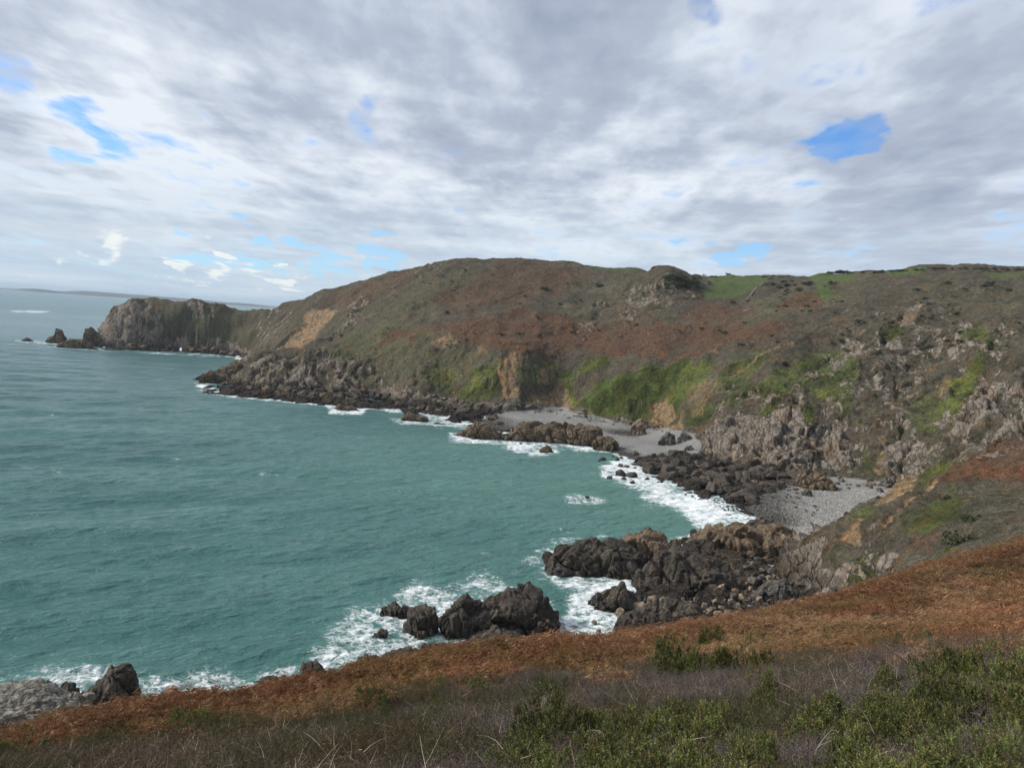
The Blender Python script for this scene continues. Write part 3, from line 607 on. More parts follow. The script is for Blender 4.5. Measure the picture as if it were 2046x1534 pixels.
def sea_material():
    m, t, out = newmat('sea_water'); g = t('ShaderNodeNewGeometry'); pos = g.outputs['Position']
    fo = t('ShaderNodeAttribute', attribute_name='foam').outputs['Fac']; shl = t('ShaderNodeAttribute', attribute_name='shallow').outputs['Fac']
    dist = t('ShaderNodeVectorMath', {0: pos}, operation='LENGTH').outputs['Value']
    m1 = t('ShaderNodeMapping', {'Vector': t('ShaderNodeMapping', {'Vector': pos, 'Rotation': (0, 0, R(-27))}).outputs[0], 'Scale': (.5, 1.3, 1)}).outputs[0]
    nb = t.noise(m1, .012, 3, .5); nm = t.noise(m1, .075, 3, .6)
    base = t.mix(t.rng(nb, .42, .58), (.046, .138, .126), (.078, .188, .166))
    base = t.mix(t.rng(nm, .35, .65, 0, .5), base, (.034, .108, .100))
    base = t.mix(t.math('MULTIPLY', shl, .55), base, (.075, .180, .155))
    cv = pix_z(1130, 950, 0); cd_ = t('ShaderNodeVectorMath', {0: pos, 1: (cv[0], cv[1], 0)}, operation='DISTANCE').outputs['Value']
    silt = t.math('MULTIPLY', t.rng(cd_, 25, 190, 1., 0., True), t.rng(nm, .3, .6, .55, 1.))
    base = t.mix(t.math('MULTIPLY', silt, .8), base, (.115, .245, .205))
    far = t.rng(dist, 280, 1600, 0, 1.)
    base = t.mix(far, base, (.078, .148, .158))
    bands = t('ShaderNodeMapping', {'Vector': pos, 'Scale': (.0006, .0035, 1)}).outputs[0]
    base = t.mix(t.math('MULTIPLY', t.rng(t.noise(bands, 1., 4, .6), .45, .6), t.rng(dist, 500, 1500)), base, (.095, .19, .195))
    # lace of foam
    wv = t('ShaderNodeVectorMath', {0: pos, 1: t('ShaderNodeVectorMath', {0: t('ShaderNodeTexNoise', {'Vector': pos, 'Scale': .35, 'Detail': 5., 'Roughness': .6}).outputs[1], 1: (4.5, 4.5, 0)}, operation='MULTIPLY').outputs[0]}, operation='ADD').outputs[0]
    def ridge(n_): return t.math('SUBTRACT', 1., t.math('ABSOLUTE', t.math('MULTIPLY', t.math('SUBTRACT', n_, .5), 7.)), clamp=True)
    l1 = ridge(t.noise(wv, .34, 2, .5, .3)); l2 = ridge(t.noise(wv, .95, 2, .5, .3)); l3 = ridge(t.noise(wv, 2.4, 2, .5))
    nn2 = t.noise(pos, .11, 4, .6); nn3 = t.noise(pos, .5, 4, .6)
    lace = t.math('ADD', t.math('MULTIPLY', l1, .42), t.math('ADD', t.math('MULTIPLY', l2, .34), t.math('MULTIPLY', l3, .22)))
    lace = t.math('ADD', lace, t.math('ADD', t.math('MULTIPLY', t.math('SUBTRACT', nn2, .5), 1.5), t.math('MULTIPLY', t.math('SUBTRACT', nn3, .5), .9)))
    fv = t.math('SUBTRACT', lace, t.math('SUBTRACT', 1.06, t.math('MULTIPLY', fo, 1.05)))
    f = t.math('MULTIPLY', t.rng(fv, 0., .5, 0, 1.), t.rng(fo, .08, .3))
    base = t.mix(t.math('MULTIPLY', t.rng(fo, .2, .9), .45), base, (.13, .28, .26))
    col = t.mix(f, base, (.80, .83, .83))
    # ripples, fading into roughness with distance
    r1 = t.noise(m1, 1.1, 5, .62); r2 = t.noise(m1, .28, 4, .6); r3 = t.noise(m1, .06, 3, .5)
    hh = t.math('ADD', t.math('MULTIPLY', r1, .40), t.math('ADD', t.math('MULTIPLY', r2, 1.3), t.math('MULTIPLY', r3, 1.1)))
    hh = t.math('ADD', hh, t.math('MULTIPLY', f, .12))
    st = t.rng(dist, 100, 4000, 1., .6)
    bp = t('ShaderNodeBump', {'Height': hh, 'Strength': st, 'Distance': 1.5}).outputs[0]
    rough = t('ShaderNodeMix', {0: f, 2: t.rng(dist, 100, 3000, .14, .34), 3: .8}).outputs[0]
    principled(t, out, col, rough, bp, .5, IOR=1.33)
    return m

# ------------------------------------------------------------------ far islands
def island(x0, x1, y0, y1, D, prof, name='island', label=''):
    n = 240; m = 9; vs = []
    f = np.linspace(0, 1, n)
    for i, s in enumerate(f):
        p = pix_d(x0+(x1-x0)*s, y0+(y1-y0)*s, D); h = np.interp(s, [a for a, b in prof], [b for a, b in prof])
        h = h*(1+.10*(vnoise(np.array([s*60.]), np.array([.5]), None, 3)[0]-.5))
        for j, u in enumerate(np.linspace(0, 1, m)):
            k = math.sin(math.pi*u)**.5
            vs.append((p[0], D+u*1500-200*math.sin(s*9), -3+(h+3)*k+6*k*(vnoise(np.array([s*90.]), np.array([u*4]), None, 5)[0]-.5)))
    ii, jj = np.meshgrid(np.arange(n-1), np.arange(m-1), indexing='ij')
    q = np.stack([ii*m+jj, (ii+1)*m+jj, (ii+1)*m+jj+1, ii*m+jj+1], -1).reshape(-1, 4)
    mt, t, out = newmat('far_land'); pos = t('ShaderNodeNewGeometry').outputs['Position']
    principled(t, out, t.mix(t.noise(pos, .004, 4), (.045, .05, .04), (.085, .075, .06)), .95)
    o = link(name, mesh_np(name, vs, q, mt, True)); tag(o, label, kind='structure')
island(96, 560, 575, 607, 13000, [(0, 0), (.015, 28), (.05, 62), (.1, 72), (.3, 66), (.55, 56), (.68, 36), (.75, 44), (.82, 38), (.9, 18), (1, 2)], 'island', 'long low island, blue on the horizon')
island(70, 86, 573, 574, 13000, [(0, 0), (.3, 25), (.5, 40), (.7, 30), (1, 0)], 'islet', 'small hump of an islet at the left end of the long island')
island(-60, 60, 564, 572.5, 13500, [(0, 10), (.3, 14), (.5, 25), (.6, 40), (.64, 52), (.7, 26), (.9, 16), (1, 0)], 'islet', 'low flat islets at the far left of the horizon')

# ------------------------------------------------------------------ sky and sun
SUN_EL, SUN_AZ = R(34), R(-88)          # azimuth from the viewing direction, negative is left
def build_world():
    w = bpy.data.worlds.new('World'); SC.world = w; w.use_nodes = True; w.node_tree.nodes.clear(); t = NT(w.node_tree)
    sky = t('ShaderNodeTexSky', sky_type='NISHITA', sun_disc=False, sun_elevation=SUN_EL, sun_rotation=SUN_AZ % (2*math.pi), altitude=60, air_density=1., dust_density=.8, ozone_density=2.5).outputs[0]
    d = t('ShaderNodeTexCoord').outputs['Generated']
    s = t('ShaderNodeSeparateXYZ', {0: d}); X, Y, Zc = s.outputs
    zz = t.math('ADD', t.math('MAXIMUM', Zc, 0.), .09)
    u = t.math('DIVIDE', X, zz); v = t.math('DIVIDE', Y, zz)
    P = t('ShaderNodeCombineXYZ', {0: u, 1: v, 2: 0.}).outputs[0]
    Pm = t('ShaderNodeMapping', {'Vector': P, 'Scale': (1.15, .62, 1), 'Location': (3.1, 1.7, .4)}).outputs[0]
    big = t.noise(Pm, .7, 3, .5, .1); mid = t.noise(Pm, 2.5, 4, .5, .1); fine = t.noise(Pm, 7., 6, .58, .1)
    lay = t.noise(t('ShaderNodeMapping', {'Vector': d, 'Scale': (1.6, 1.6, 17)}).outputs[0], 1.7, 5, .55, .3)
    wn = t('ShaderNodeTexNoise', {'Vector': Pm, 'Scale': 2.6, 'Detail': 4.}).outputs[1]
    wv_ = t('ShaderNodeVectorMath', {0: t('ShaderNodeVectorMath', {0: wn, 1: (.5, .5, .5)}, operation='SUBTRACT').outputs[0], 1: (.22, .12, .10)}, operation='MULTIPLY').outputs[0]
    dw = t('ShaderNodeVectorMath', {0: t('ShaderNodeVectorMath', {0: d, 1: wv_}, operation='ADD').outputs[0]}, operation='NORMALIZE').outputs[0]
    def blob(px, py, rad, amt):
        dr = ray(px, py); dr = dr/np.linalg.norm(dr)
        dt = t('ShaderNodeVectorMath', {0: dw, 1: tuple(dr)}, operation='DOT_PRODUCT').outputs['Value']
        return t.math('MULTIPLY', t.rng(dt, math.cos(R(rad)), 1., 0, 1, True), amt)
    def wsum(*pr):
        o = None
        for n_, k_ in pr:
            q_ = t.math('MULTIPLY', t.math('SUBTRACT', n_, .5), k_); o = q_ if o is None else t.math('ADD', o, q_)
        return o
    cov = wsum((big, .9), (mid, 1.5), (fine, .9))
    holes = None
    for b in ((1640, 272, 2.2, .36), (1690, 278, 2.6, .46), (1740, 272, 2.2, .36), (1715, 298, 1.8, .3), (470, 218, 2.2, .42), (195, 262, 2.2, .34), (320, 280, 2.2, .36), (255, 275, 1.8, .2), (215, 297, 2., .3), (10, 140, 2.2, .36), (730, 242, 2., .42), (920, 402, 1.5, .4), (930, 292, 2.2, .45), (1350, 0, 2.2, .45), (1080, 30, 2.4, .3), (2000, 60, 5, .2),
              (1250, 150, 11, -.3), (850, 120, 12, -.2), (1900, 250, 7, -.25), (400, 60, 9, -.2)):
        q = blob(*b); holes = q if holes is None else t.math('ADD', holes, q)
    c2 = t.math('SUBTRACT', cov, holes)
    # low on the horizon the deck closes up
    mask = t.rng(c2, -.66, -.12, 0, 1, True)
    lowd = t.rng(Zc, .02, .12, 1., 0.)
    mask = t.math('MAXIMUM', mask, t.math('MULTIPLY', lowd, .80))
    mask = t.math('MAXIMUM', mask, t.rng(fine, .38, .75, .0, .5))
    # long clear slot low on the left
    slot = t('ShaderNodeMapping', {'Vector': d, 'Scale': (2.2, 2.2, 30)}).outputs[0]; sn = t.noise(slot, 1.6, 4, .55)
    # brightness of the cloud: thick parts grey, thin parts and lit rims pale
    th = t.math('ADD', wsum((big, .7), (mid, .9), (fine, .5)), t.math('ADD', t.math('MULTIPLY', t.math('SUBTRACT', lay, .5), t.rng(Zc, .12, .30, .95, .1)), .64))
    dark = None
    for b in ((1000, 110, 11, .14), (1280, 130, 9, .16), (1900, 330, 10, .14), (700, 60, 8, .08), (1600, 100, 7, .05), (1750, 420, 7, .06), (350, 300, 9, -.13), (300, 200, 8, -.12), (150, 150, 7, -.06), (900, 290, 9, -.07), (1300, 300, 8, -.05), (700, 350, 8, -.08), (1780, 60, 7, -.10), (1450, 50, 4, -.06)):
        q = blob(*b); dark = q if dark is None else t.math('ADD', dark, q)
    th = t.math('ADD', th, dark)
    cc = t.ramp(th, [(.38, (5.3, 5.65, 6.1)), (.55, (4.1, 4.5, 5.15)), (.72, (3.0, 3.4, 4.15)), (1.0, (2.2, 2.55, 3.35))])
    lowc = t.ramp(t.noise(slot, 2.4, 5, .6), [(.3, (3.2, 4.1, 5.0)), (.5, (3.9, 4.6, 5.3)), (.7, (4.9, 5.4, 5.8))])
    cc = t.mix(t.rng(Zc, .03, .17, .9, 0.), cc, lowc)
    # bright fair weather heaps standing on the horizon to the left
    hp = t('ShaderNodeMapping', {'Vector': d, 'Scale': (9, 9, 16)}).outputs[0]; hn = t.noise(hp, 2.2, 6, .6)
    hb = t.math('ADD', t.math('ADD', blob(425, 552, 2.6, .34), blob(525, 564, 1.7, .32)), t.math('ADD', blob(215, 500, 3, .20), blob(90, 545, 3, .18)))
    hm = t.rng(t.math('ADD', hn, hb), .72, .84, 0, 1, True)
    cc = t.mix(t.math('MULTIPLY', hm, t.rng(hb, 0., .12)), cc, (5.7, 6.0, 5.9))
    bl = t.math('ADD', t.math('ADD', blob(500, 508, 2.2, .26), blob(630, 520, 2.0, .3)), t.math('ADD', blob(760, 508, 2.0, .26), blob(380, 500, 1.6, .2)))
    bl = t.math('ADD', bl, blob(1480, 500, 2.2, .2))
    bm = t.rng(t.math('ADD', sn, bl), .62, .74, 0, 1, True)
    skyb = t.mix(1., sky, (.55, .82, 1.15), 'MULTIPLY')
    clearlow = t.mix(.45, skyb, (3.6, 5.6, 7.4))
    mask = t.math('MULTIPLY', mask, t.math('SUBTRACT', 1., t.math('MULTIPLY', bm, t.math('MULTIPLY', t.rng(bl, 0, .08), .85))))
    skyc = t.mix(t.rng(Zc, .05, .2, 1., 0.), skyb, clearlow)
    col = t.mix(mask, skyc, cc)
    bg = t('ShaderNodeBackground', {0: col, 1: .1}); out = t('ShaderNodeOutputWorld'); t.l.new(bg.outputs[0], out.inputs[0])
    l = bpy.data.lights.new('sun', 'SUN'); l.energy = 2.8; l.angle = R(9); l.color = (1, .95, .87)
    o = bpy.data.objects.new('sun', l); COL.objects.link(o)
    dv = Vector((math.cos(SUN_EL)*math.sin(SUN_AZ), math.cos(SUN_EL)*math.cos(SUN_AZ), math.sin(SUN_EL)))
    o.rotation_euler = dv.to_track_quat('Z', 'Y').to_euler()
build_world()
SC.view_settings.view_transform = 'Standard'; SC.view_settings.look = 'None'; SC.view_settings.gamma = 1; SC.view_settings.exposure = .66
SC.cycles.max_bounces = 5; SC.cycles.diffuse_bounces = 2; SC.cycles.glossy_bounces = 2; SC.cycles.transparent_max_bounces = 4

def build_haze():
    m, t, out = newmat('haze_air')
    pv = t('ShaderNodeVolumePrincipled', {'Color': (.70, .86, 1., 1), 'Density': 3.8e-5, 'Anisotropy': 0.}); t.l.new(pv.outputs[0], out.inputs['Volume'])
    x0, y0, z0, z1 = -70000., -400., -16., 190.; y1 = 66000.; x1 = 70000.
    v = [(x, y, z) for z in (z0, z1) for y in (y0, y1) for x in (x0, x1)]
    f = np.array([[0, 2, 3, 1], [4, 5, 7, 6], [0, 1, 5, 4], [2, 6, 7, 3], [0, 4, 6, 2], [1, 3, 7, 5]])
    o = link('haze', mesh_np('haze', v, f, m)); tag(o, 'thin sea haze over the whole bay', kind='stuff')
# ------------------------------------------------------------------ rocks
import bmesh
_ico = {}
def ico(k):
    if k not in _ico:
        b = bmesh.new(); bmesh.ops.create_icosphere(b, subdivisions=k, radius=1)
        _ico[k] = (np.array([v.co[:] for v in b.verts]), np.array([[v.index for v in f.verts] for f in b.faces])); b.free()
    v, f = _ico[k]; return v.copy(), f
def chunk(rg, sub, planes=11, lo=.52, hi=.88, square=0.):
    v, f = ico(sub); r = np.full(len(v), 1.12)
    n = rg.normal(size=(planes, 3)); n[:, 2] *= .7
    if square:   # near box joints
        a = rg.uniform(0, math.pi); c, s = math.cos(a), math.sin(a)
        n = np.concatenate([n[:5], [[c, s, .15], [-c, -s, .1], [-s, c, .12], [s, -c, .1], [.15, .1, 1]]]); 
    n /= np.linalg.norm(n, axis=1, keepdims=True); d = rg.uniform(lo, hi, len(n))
    for i in range(len(n)):
        q = v@n[i]; r = np.where(q > .05, np.minimum(r, d[i]/np.maximum(q, .05)), r)
    return v*r[:, None], f
MROCK = dict(
 sea=rock_material('wet_rock', (.020, .016, .013), (.060, .049, .038), (.13, .103, .077)),
 brown=rock_material('brown_rock', (.035, .027, .018), (.12, .086, .054), (.24, .175, .11)),
 tan=rock_material('tan_boulder', (.10, .075, .05), (.22, .165, .11), (.33, .26, .19)),
 pale=rock_material('lichen_rock', (.06, .055, .045), (.19, .175, .14), (.34, .32, .26)),
 grey=rock_material('grey_boulder', (.035, .032, .028), (.10, .09, .076), (.20, .18, .15)))
def scr(px, py, zb):
    """metres per photo pixel and viewing slope at a point"""
    p = pix_z(px, py, zb); d = np.linalg.norm(p-np.array([0, 0, EYE])); return p, d/FPX, math.asin((EYE-zb)/d)
def outcrop(name, label, cat, box, prof, mat, zb=0., rows=2, nx=5, depth=.7, sub=4, seed=1, square=0., rough=1., group=None, lean=0.):
    """jointed rock mass: box in the photo (x0, x1, ytop, ybase); prof: heights along the width"""
    rg = np.random.default_rng(seed); x0, x1, yt, yb = box
    p, mpp, el = scr((x0+x1)/2, yb, zb)
    W = (x1-x0)*mpp; Dp_ = W*depth; vis = (yb-yt)*mpp
    Hh = max((vis-Dp_*.55*math.sin(el))/math.cos(el), .18*W)*.9
    az_ = math.atan2(p[0], p[1]); ax = np.array([math.cos(az_), -math.sin(az_)]); ay = np.array([math.sin(az_), math.cos(az_)])
    c = p[:2]+ay*Dp_*.5
    big = W > 9 or sub > 4
    v, f = ico(6 if big else 5); keep_ = v[:, 2] > -.42; 
    n_e = 7. if square else 4.2
    r_ = (np.abs(v[:, 0])**n_e+np.abs(v[:, 1])**n_e+np.abs(np.clip(v[:, 2], -.4, 1))**n_e)**(-1/n_e); v = v*r_[:, None]
    pn = rg.normal(size=(16, 3)); pn[:, 2] = np.abs(pn[:, 2])*.45; pn /= np.linalg.norm(pn, axis=1, keepdims=True)
    for i_ in range(16):
        q_ = v@pn[i_]; lim_ = rg.uniform(.95, 1.25); v = np.where((q_ > lim_)[:, None], v*(lim_/np.maximum(q_, .1))[:, None], v)
    f = f[keep_[f].all(1)]
    # outline: irregular footprint
    ang = np.arctan2(v[:, 1], v[:, 0]); wob = 1+(fbm(np.cos(ang)*1.6+seed, np.sin(ang)*1.6, None, 3, seed)-.5)*.5
    lx, ly = v[:, 0]*W*.5*wob, v[:, 1]*Dp_*.5*wob
    pu = np.interp(v[:, 0]*.5+.5+(vnoise(v[:, 1]*2+seed, v[:, 0]*3, None, seed)-.5)*.12, [a_ for a_, b_ in prof], [b_ for a_, b_ in prof])
    back = .82+.18*sst(-.6, .3, v[:, 1]); up = np.clip(v[:, 2], 0, 1)
    z_ = np.where(v[:, 2] > 0, up*Hh*pu*back, v[:, 2]*4.5)
    lx += lean*np.maximum(z_, 0)
    nrm = np.stack([v[:, 0]/W, v[:, 1]/Dp_, np.maximum(v[:, 2], 0)/(Hh*1.3)], 1); nrm /= np.linalg.norm(nrm, axis=1, keepdims=True)+1e-9
    sz = max(.8, min(W, Dp_, Hh*1.6))
    jx, jy, jz = lx*1., ly*1., z_*.8
    d = blocks(jx, jy, jz, sz*.6, seed)*sz*.17+blocks(jx, jy, jz, sz*.27, seed+1)*sz*.10+blocks(jx, jy, jz, max(sz*.12, .5), seed+2)*sz*.028
    if W > 14: d += blocks(jx, jy, jz, 1.3, seed+3)*.12
    d += (fbm(lx/.9, ly/.9, z_/.9, 3, seed)-.5)*.18
    lx += nrm[:, 0]*d*rough; ly += nrm[:, 1]*d*rough; z_ = z_+nrm[:, 2]*d*rough*.8
    w = c[None, :]+lx[:, None]*ax+ly[:, None]*ay
    v = np.stack([w[:, 0], w[:, 1], z_+zb], 1)
    u_, inv_ = np.unique(f, return_inverse=True); v = v[u_]; f = inv_.reshape(f.shape)
    org = np.array([c[0], c[1], zb]); o = link(name, mesh_np(name, v-org, f, MROCK[mat], False), loc=org)
    SEAROCKS.append((c[0], c[1], W*.5)) if zb < .5 else None
    tag(o, label, cat, group); return o
S = [
 # main group in the surf by the near slope
 ('sea_rock', 'upright jointed rock at the left of the big group in surf, cleft beside it', (811, 872, 1213, 1279), [(0, .75), (.3, .95), (.7, 1), (1, .95)], 'sea', dict(rows=2, nx=3, depth=.85, sub=5, seed=11, square=1)),
 ('sea_rock', 'broad rock with a pointed hump, middle of the big group in surf', (874, 990, 1192, 1279), [(0, .72), (.15, .78), (.3, .95), (.42, 1), (.52, .76), (.8, .74), (1, .7)], 'sea', dict(rows=3, nx=5, depth=.85, sub=4, seed=12, square=1)),
 ('sea_rock', 'largest domed rock of the group in surf, highest at its left', (962, 1124, 1176, 1276), [(0, .72), (.12, .88), (.3, 1), (.5, .95), (.7, .84), (.88, .68), (1, .55)], 'sea', dict(rows=3, nx=6, depth=.75, sub=5, seed=13)),
 ('sea_rock', 'low black rock in front of the domed rock, above the bracken edge', (930, 1058, 1262, 1308), [(0, .2), (.2, .6), (.5, 1), (.8, .8), (1, .3)], 'sea', dict(rows=2, nx=6, depth=.6, seed=14)),
 ('sea_rock', 'small rock with a slanting top standing in foam left of the big group', (761, 806, 1202, 1228), [(0, .4), (.6, 1), (1, .6)], 'sea', dict(rows=1, nx=3, depth=.6, seed=15)),
 ('sea_rock', 'small steep rock touching the slanting one in foam', (798, 823, 1209, 1231), [(0, 1), (1, .6)], 'sea', dict(rows=1, nx=2, depth=.8, seed=16)),
 ('sea_rock', 'small blocky rock alone in the foam below the slanting one', (747, 773, 1257, 1280), [(0, .6), (.5, 1), (1, .9)], 'sea', dict(rows=1, nx=2, depth=.8, seed=17, square=1)),
 ('sea_rock', 'flat black rock ridge in a foam channel behind the bracken edge', (842, 922, 1279, 1306), [(0, .7), (.3, .8), (.7, .5), (1, 1)], 'sea', dict(rows=1, nx=5, depth=.35, seed=18)),
 ('sea_rock', 'low rock strip half hidden by the bracken edge below the small blocky rock', (768, 842, 1292, 1322), [(0, .3), (.5, .7), (1, 1)], 'sea', dict(rows=1, nx=4, depth=.4, seed=19)),
 ('sea_rock', 'small dark rock tip right of the domed rock at the bracken edge', (1118, 1142, 1268, 1285), [(0, .6), (.5, 1), (1, .5)], 'sea', dict(rows=1, nx=2, depth=.8, seed=20)),
 # left foreground
 ('sea_rock', 'tall leaning dark rock stack with vertical right face, lower left', (150, 256, 1350, 1440), [(0, .1), (.3, .35), (.5, .62), (.64, 1), (.82, .98), (.95, .8), (1, .5)], 'sea', dict(rows=2, nx=6, depth=.55, sub=5, seed=21)),
 ('sea_rock', 'dark wedge rock between the tall stack and the pale rock', (78, 149, 1380, 1440), [(0, .4), (.4, .72), (.8, 1), (1, .9)], 'sea', dict(rows=2, nx=4, depth=.6, sub=5, seed=22)),
 ('sea_rock', 'small dark knob behind the pale rock at lower left', (47, 76, 1391, 1412), [(0, .5), (.8, 1), (1, .6)], 'sea', dict(rows=1, nx=2, depth=.8, seed=23)),
 ('rock_outcrop', 'pale lichen grey jointed rock at the far lower left corner', (-70, 146, 1402, 1470), [(0, 1), (.3, .98), (.6, .95), (.8, .7), (1, .45)], 'pale', dict(rows=3, nx=7, depth=.6, sub=5, seed=24, zb=3., square=1)),
 ('sea_rock', 'flat dark rock just right of the tall stack', (244, 295, 1405, 1426), [(0, .4), (.3, .9), (1, .5)], 'sea', dict(rows=1, nx=3, depth=.6, seed=25)),
 ('sea_rock', 'rounded dark rock at the bracken edge, left of the paler slab', (512, 562, 1353, 1386), [(0, .4), (.4, 1), (.8, .9), (1, .4)], 'sea', dict(rows=2, nx=3, depth=.7, seed=26)),
 ('sea_rock', 'low paler grey slab between two dark rocks at the bracken edge', (560, 618, 1345, 1376), [(0, .3), (.5, .7), (1, 1)], 'grey', dict(rows=1, nx=4, depth=.5, seed=27)),
 ('sea_rock', 'dark rock with an undercut top, right of the paler slab', (598, 664, 1326, 1366), [(0, .8), (.3, 1), (.55, .95), (.75, .5), (1, .7)], 'sea', dict(rows=2, nx=4, depth=.5, seed=28)),
 # promontory
 ('rock_outcrop', 'jointed blocky rock wall reaching out into the bay', (1098, 1290, 1078, 1150), [(0, .35), (.1, .6), (.25, .95), (.5, .85), (.62, 1), (.8, .9), (1, .8)], 'sea', dict(rows=3, nx=8, depth=.55, sub=4, seed=31, square=1)),
 ('rock_outcrop', 'large squared block at the foot of the jointed rock wall', (1206, 1257, 1108, 1155), [(0, .9), (.5, 1), (1, .85)], 'sea', dict(rows=1, nx=2, depth=.8, sub=5, seed=32, square=1)),
 ('rock_outcrop', 'tall brown topped hump behind the jointed rock wall', (1232, 1372, 1056, 1124), [(0, .5), (.2, .85), (.4, 1), (.6, .85), (.8, .6), (1, .3)], 'brown', dict(rows=3, nx=6, depth=.6, sub=4, seed=33)),
 ('rock_outcrop', 'massive black rock hump in the middle of the promontory', (1279, 1475, 1092, 1196), [(0, .5), (.12, .85), (.3, 1), (.5, .9), (.7, .7), (.9, .45), (1, .25)], 'sea', dict(rows=3, nx=7, depth=.6, sub=5, seed=34, zb=.5)),
 ('rock_outcrop', 'long dark ridge with ochre slabs beside the pebble shore', (1372, 1592, 1046, 1112), [(0, .3), (.15, .55), (.3, .85), (.5, .9), (.75, 1), (.9, .9), (1, .7)], 'brown', dict(rows=3, nx=8, depth=.45, sub=4, seed=35, zb=.5)),
 ('rock_outcrop', 'black rock crest behind the ochre slabs at the pebble shore', (1450, 1592, 1040, 1085), [(0, .5), (.3, .9), (.6, 1), (1, .8)], 'sea', dict(rows=2, nx=6, depth=.4, sub=4, seed=36, zb=.8)),
 ('rock_outcrop', 'dark pyramid rock at the edge of the foam channel', (1192, 1280, 1169, 1222), [(0, .3), (.2, .6), (.5, 1), (.75, .75), (1, .3)], 'sea', dict(rows=2, nx=4, depth=.6, sub=5, seed=37)),
 ('rock_outcrop', 'small black rock left of the dark pyramid rock', (1177, 1211, 1182, 1212), [(0, .4), (.4, 1), (1, .5)], 'sea', dict(rows=1, nx=2, depth=.8, seed=38)),
 ('rock_outcrop', 'broad black slab hump just above the bracken edge', (1256, 1415, 1200, 1268), [(0, .4), (.2, .7), (.5, 1), (.8, .85), (1, .3)], 'sea', dict(rows=2, nx=6, depth=.55, sub=5, seed=39, zb=1.)),
 ('rock_outcrop', 'low black rock at the water under the bracken edge', (1229, 1305, 1222, 1272), [(0, .5), (.4, 1), (1, .7)], 'sea', dict(rows=2, nx=3, depth=.6, seed=40)),
 ('rock_outcrop', 'rugged dark outcrop among boulders below the spur cliff', (1500, 1580, 1150, 1215), [(0, .3), (.4, .7), (.8, 1), (1, .5)], 'grey', dict(rows=2, nx=4, depth=.5, seed=41, zb=2.)),
 # cove centre
 ('sea_rock', 'brown cone shaped rock island off the first beach', (915, 1008, 841, 877), [(0, .1), (.25, .6), (.45, 1), (.65, .95), (.8, .55), (1, .2)], 'brown', dict(rows=2, nx=6, depth=.5, sub=4, seed=51)),
 ('sea_rock', 'small dark rock just behind the cone shaped rock island', (984, 1010, 841, 853), [(0, .5), (.5, 1), (1, .4)], 'sea', dict(rows=1, nx=2, depth=.6, seed=52)),
 ('rock_outcrop', 'long craggy dark outcrop in front of the first beach', (1007, 1150, 836, 884), [(0, .3), (.2, .75), (.5, .9), (.7, 1), (1, .8)], 'brown', dict(rows=3, nx=8, depth=.5, sub=4, seed=53)),
 ('rock_outcrop', 'craggy outcrop with a paler flat top at the right of the long one', (1120, 1206, 838, 890), [(0, .8), (.3, .8), (.6, .8), (1, .95)], 'brown', dict(rows=3, nx=5, depth=.6, sub=4, seed=54, zb=.3)),
 ('sea_rock', 'square dark rock standing at the edge of the first beach', (1186, 1234, 868, 902), [(0, .85), (.4, 1), (.8, .95), (1, .6)], 'brown', dict(rows=2, nx=3, depth=.6, sub=4, seed=55)),
 ('sea_rock', 'small reddish brown rock awash off the first beach', (1078, 1104, 887, 904), [(0, .4), (.5, 1), (1, .5)], 'brown', dict(rows=1, nx=2, depth=.6, seed=56)),
 ('sea_rock', 'tiny dark rock awash left of the reddish one', (1034, 1046, 884, 892), [(0, .5), (.5, 1), (1, .5)], 'sea', dict(rows=1, nx=1, depth=.8, seed=57)),
 ('sea_rock', 'flat pair of brown rocks awash in open water by the centre coast', (668, 713, 806, 821), [(0, .4), (.25, 1), (.5, .4), (.7, .8), (1, .4)], 'brown', dict(rows=1, nx=4, depth=.4, seed=58)),
 ('sea_rock', 'small brown rock awash close under the centre coast', (724, 742, 804, 812), [(0, .5), (.5, 1), (1, .4)], 'brown', dict(rows=1, nx=2, depth=.5, seed=59)),
 ('sea_rock', 'low reddish rock shelf awash in front of the dark coast rocks', (803, 858, 822, 842), [(0, .5), (.2, 1), (.5, .6), (1, .8)], 'brown', dict(rows=2, nx=4, depth=.45, seed=60)),
 ('sea_rock', 'dark round rock at the water between reddish shelf and cone island', (897, 936, 820, 840), [(0, .5), (.5, 1), (1, .7)], 'sea', dict(rows=1, nx=3, depth=.5, seed=61)),
 ('boulder', 'pale conical boulder on sand under the green cliff', (1262, 1291, 833, 861), [(0, .4), (.6, 1), (1, .5)], 'tan', dict(rows=1, nx=2, depth=.7, seed=62, zb=4.)),
 ('boulder', 'big dark pointed boulder on the sand, left of its pair', (1318, 1352, 860, 892), [(0, .5), (.45, 1), (.8, .9), (1, .4)], 'grey', dict(rows=1, nx=2, depth=.7, sub=5, seed=63, zb=3.4)),
 ('boulder', 'dark split boulder on the sand, right of its pair', (1353, 1381, 861, 889), [(0, .6), (.3, 1), (1, .6)], 'grey', dict(rows=1, nx=3, depth=.6, seed=64, zb=3.6)),
 ('boulder', 'brown rock leaning on the cliff beside the split boulder', (1379, 1405, 852, 881), [(0, .7), (.5, 1), (1, .9)], 'brown', dict(rows=1, nx=2, depth=.7, seed=65, zb=4.2)),
 ('boulder', 'single grey boulder on the sand nearest the black rock shelf', (1363, 1387, 889, 906), [(0, .4), (.5, 1), (1, .7)], 'grey', dict(rows=1, nx=2, depth=.7, seed=66, zb=3.2)),
 ('boulder', 'rounded grey boulder alone on the second beach', (1603, 1622, 977, 990), [(0, .6), (.5, 1), (1, .6)], 'grey', dict(rows=1, nx=1, depth=.8, seed=67, zb=3.4)),
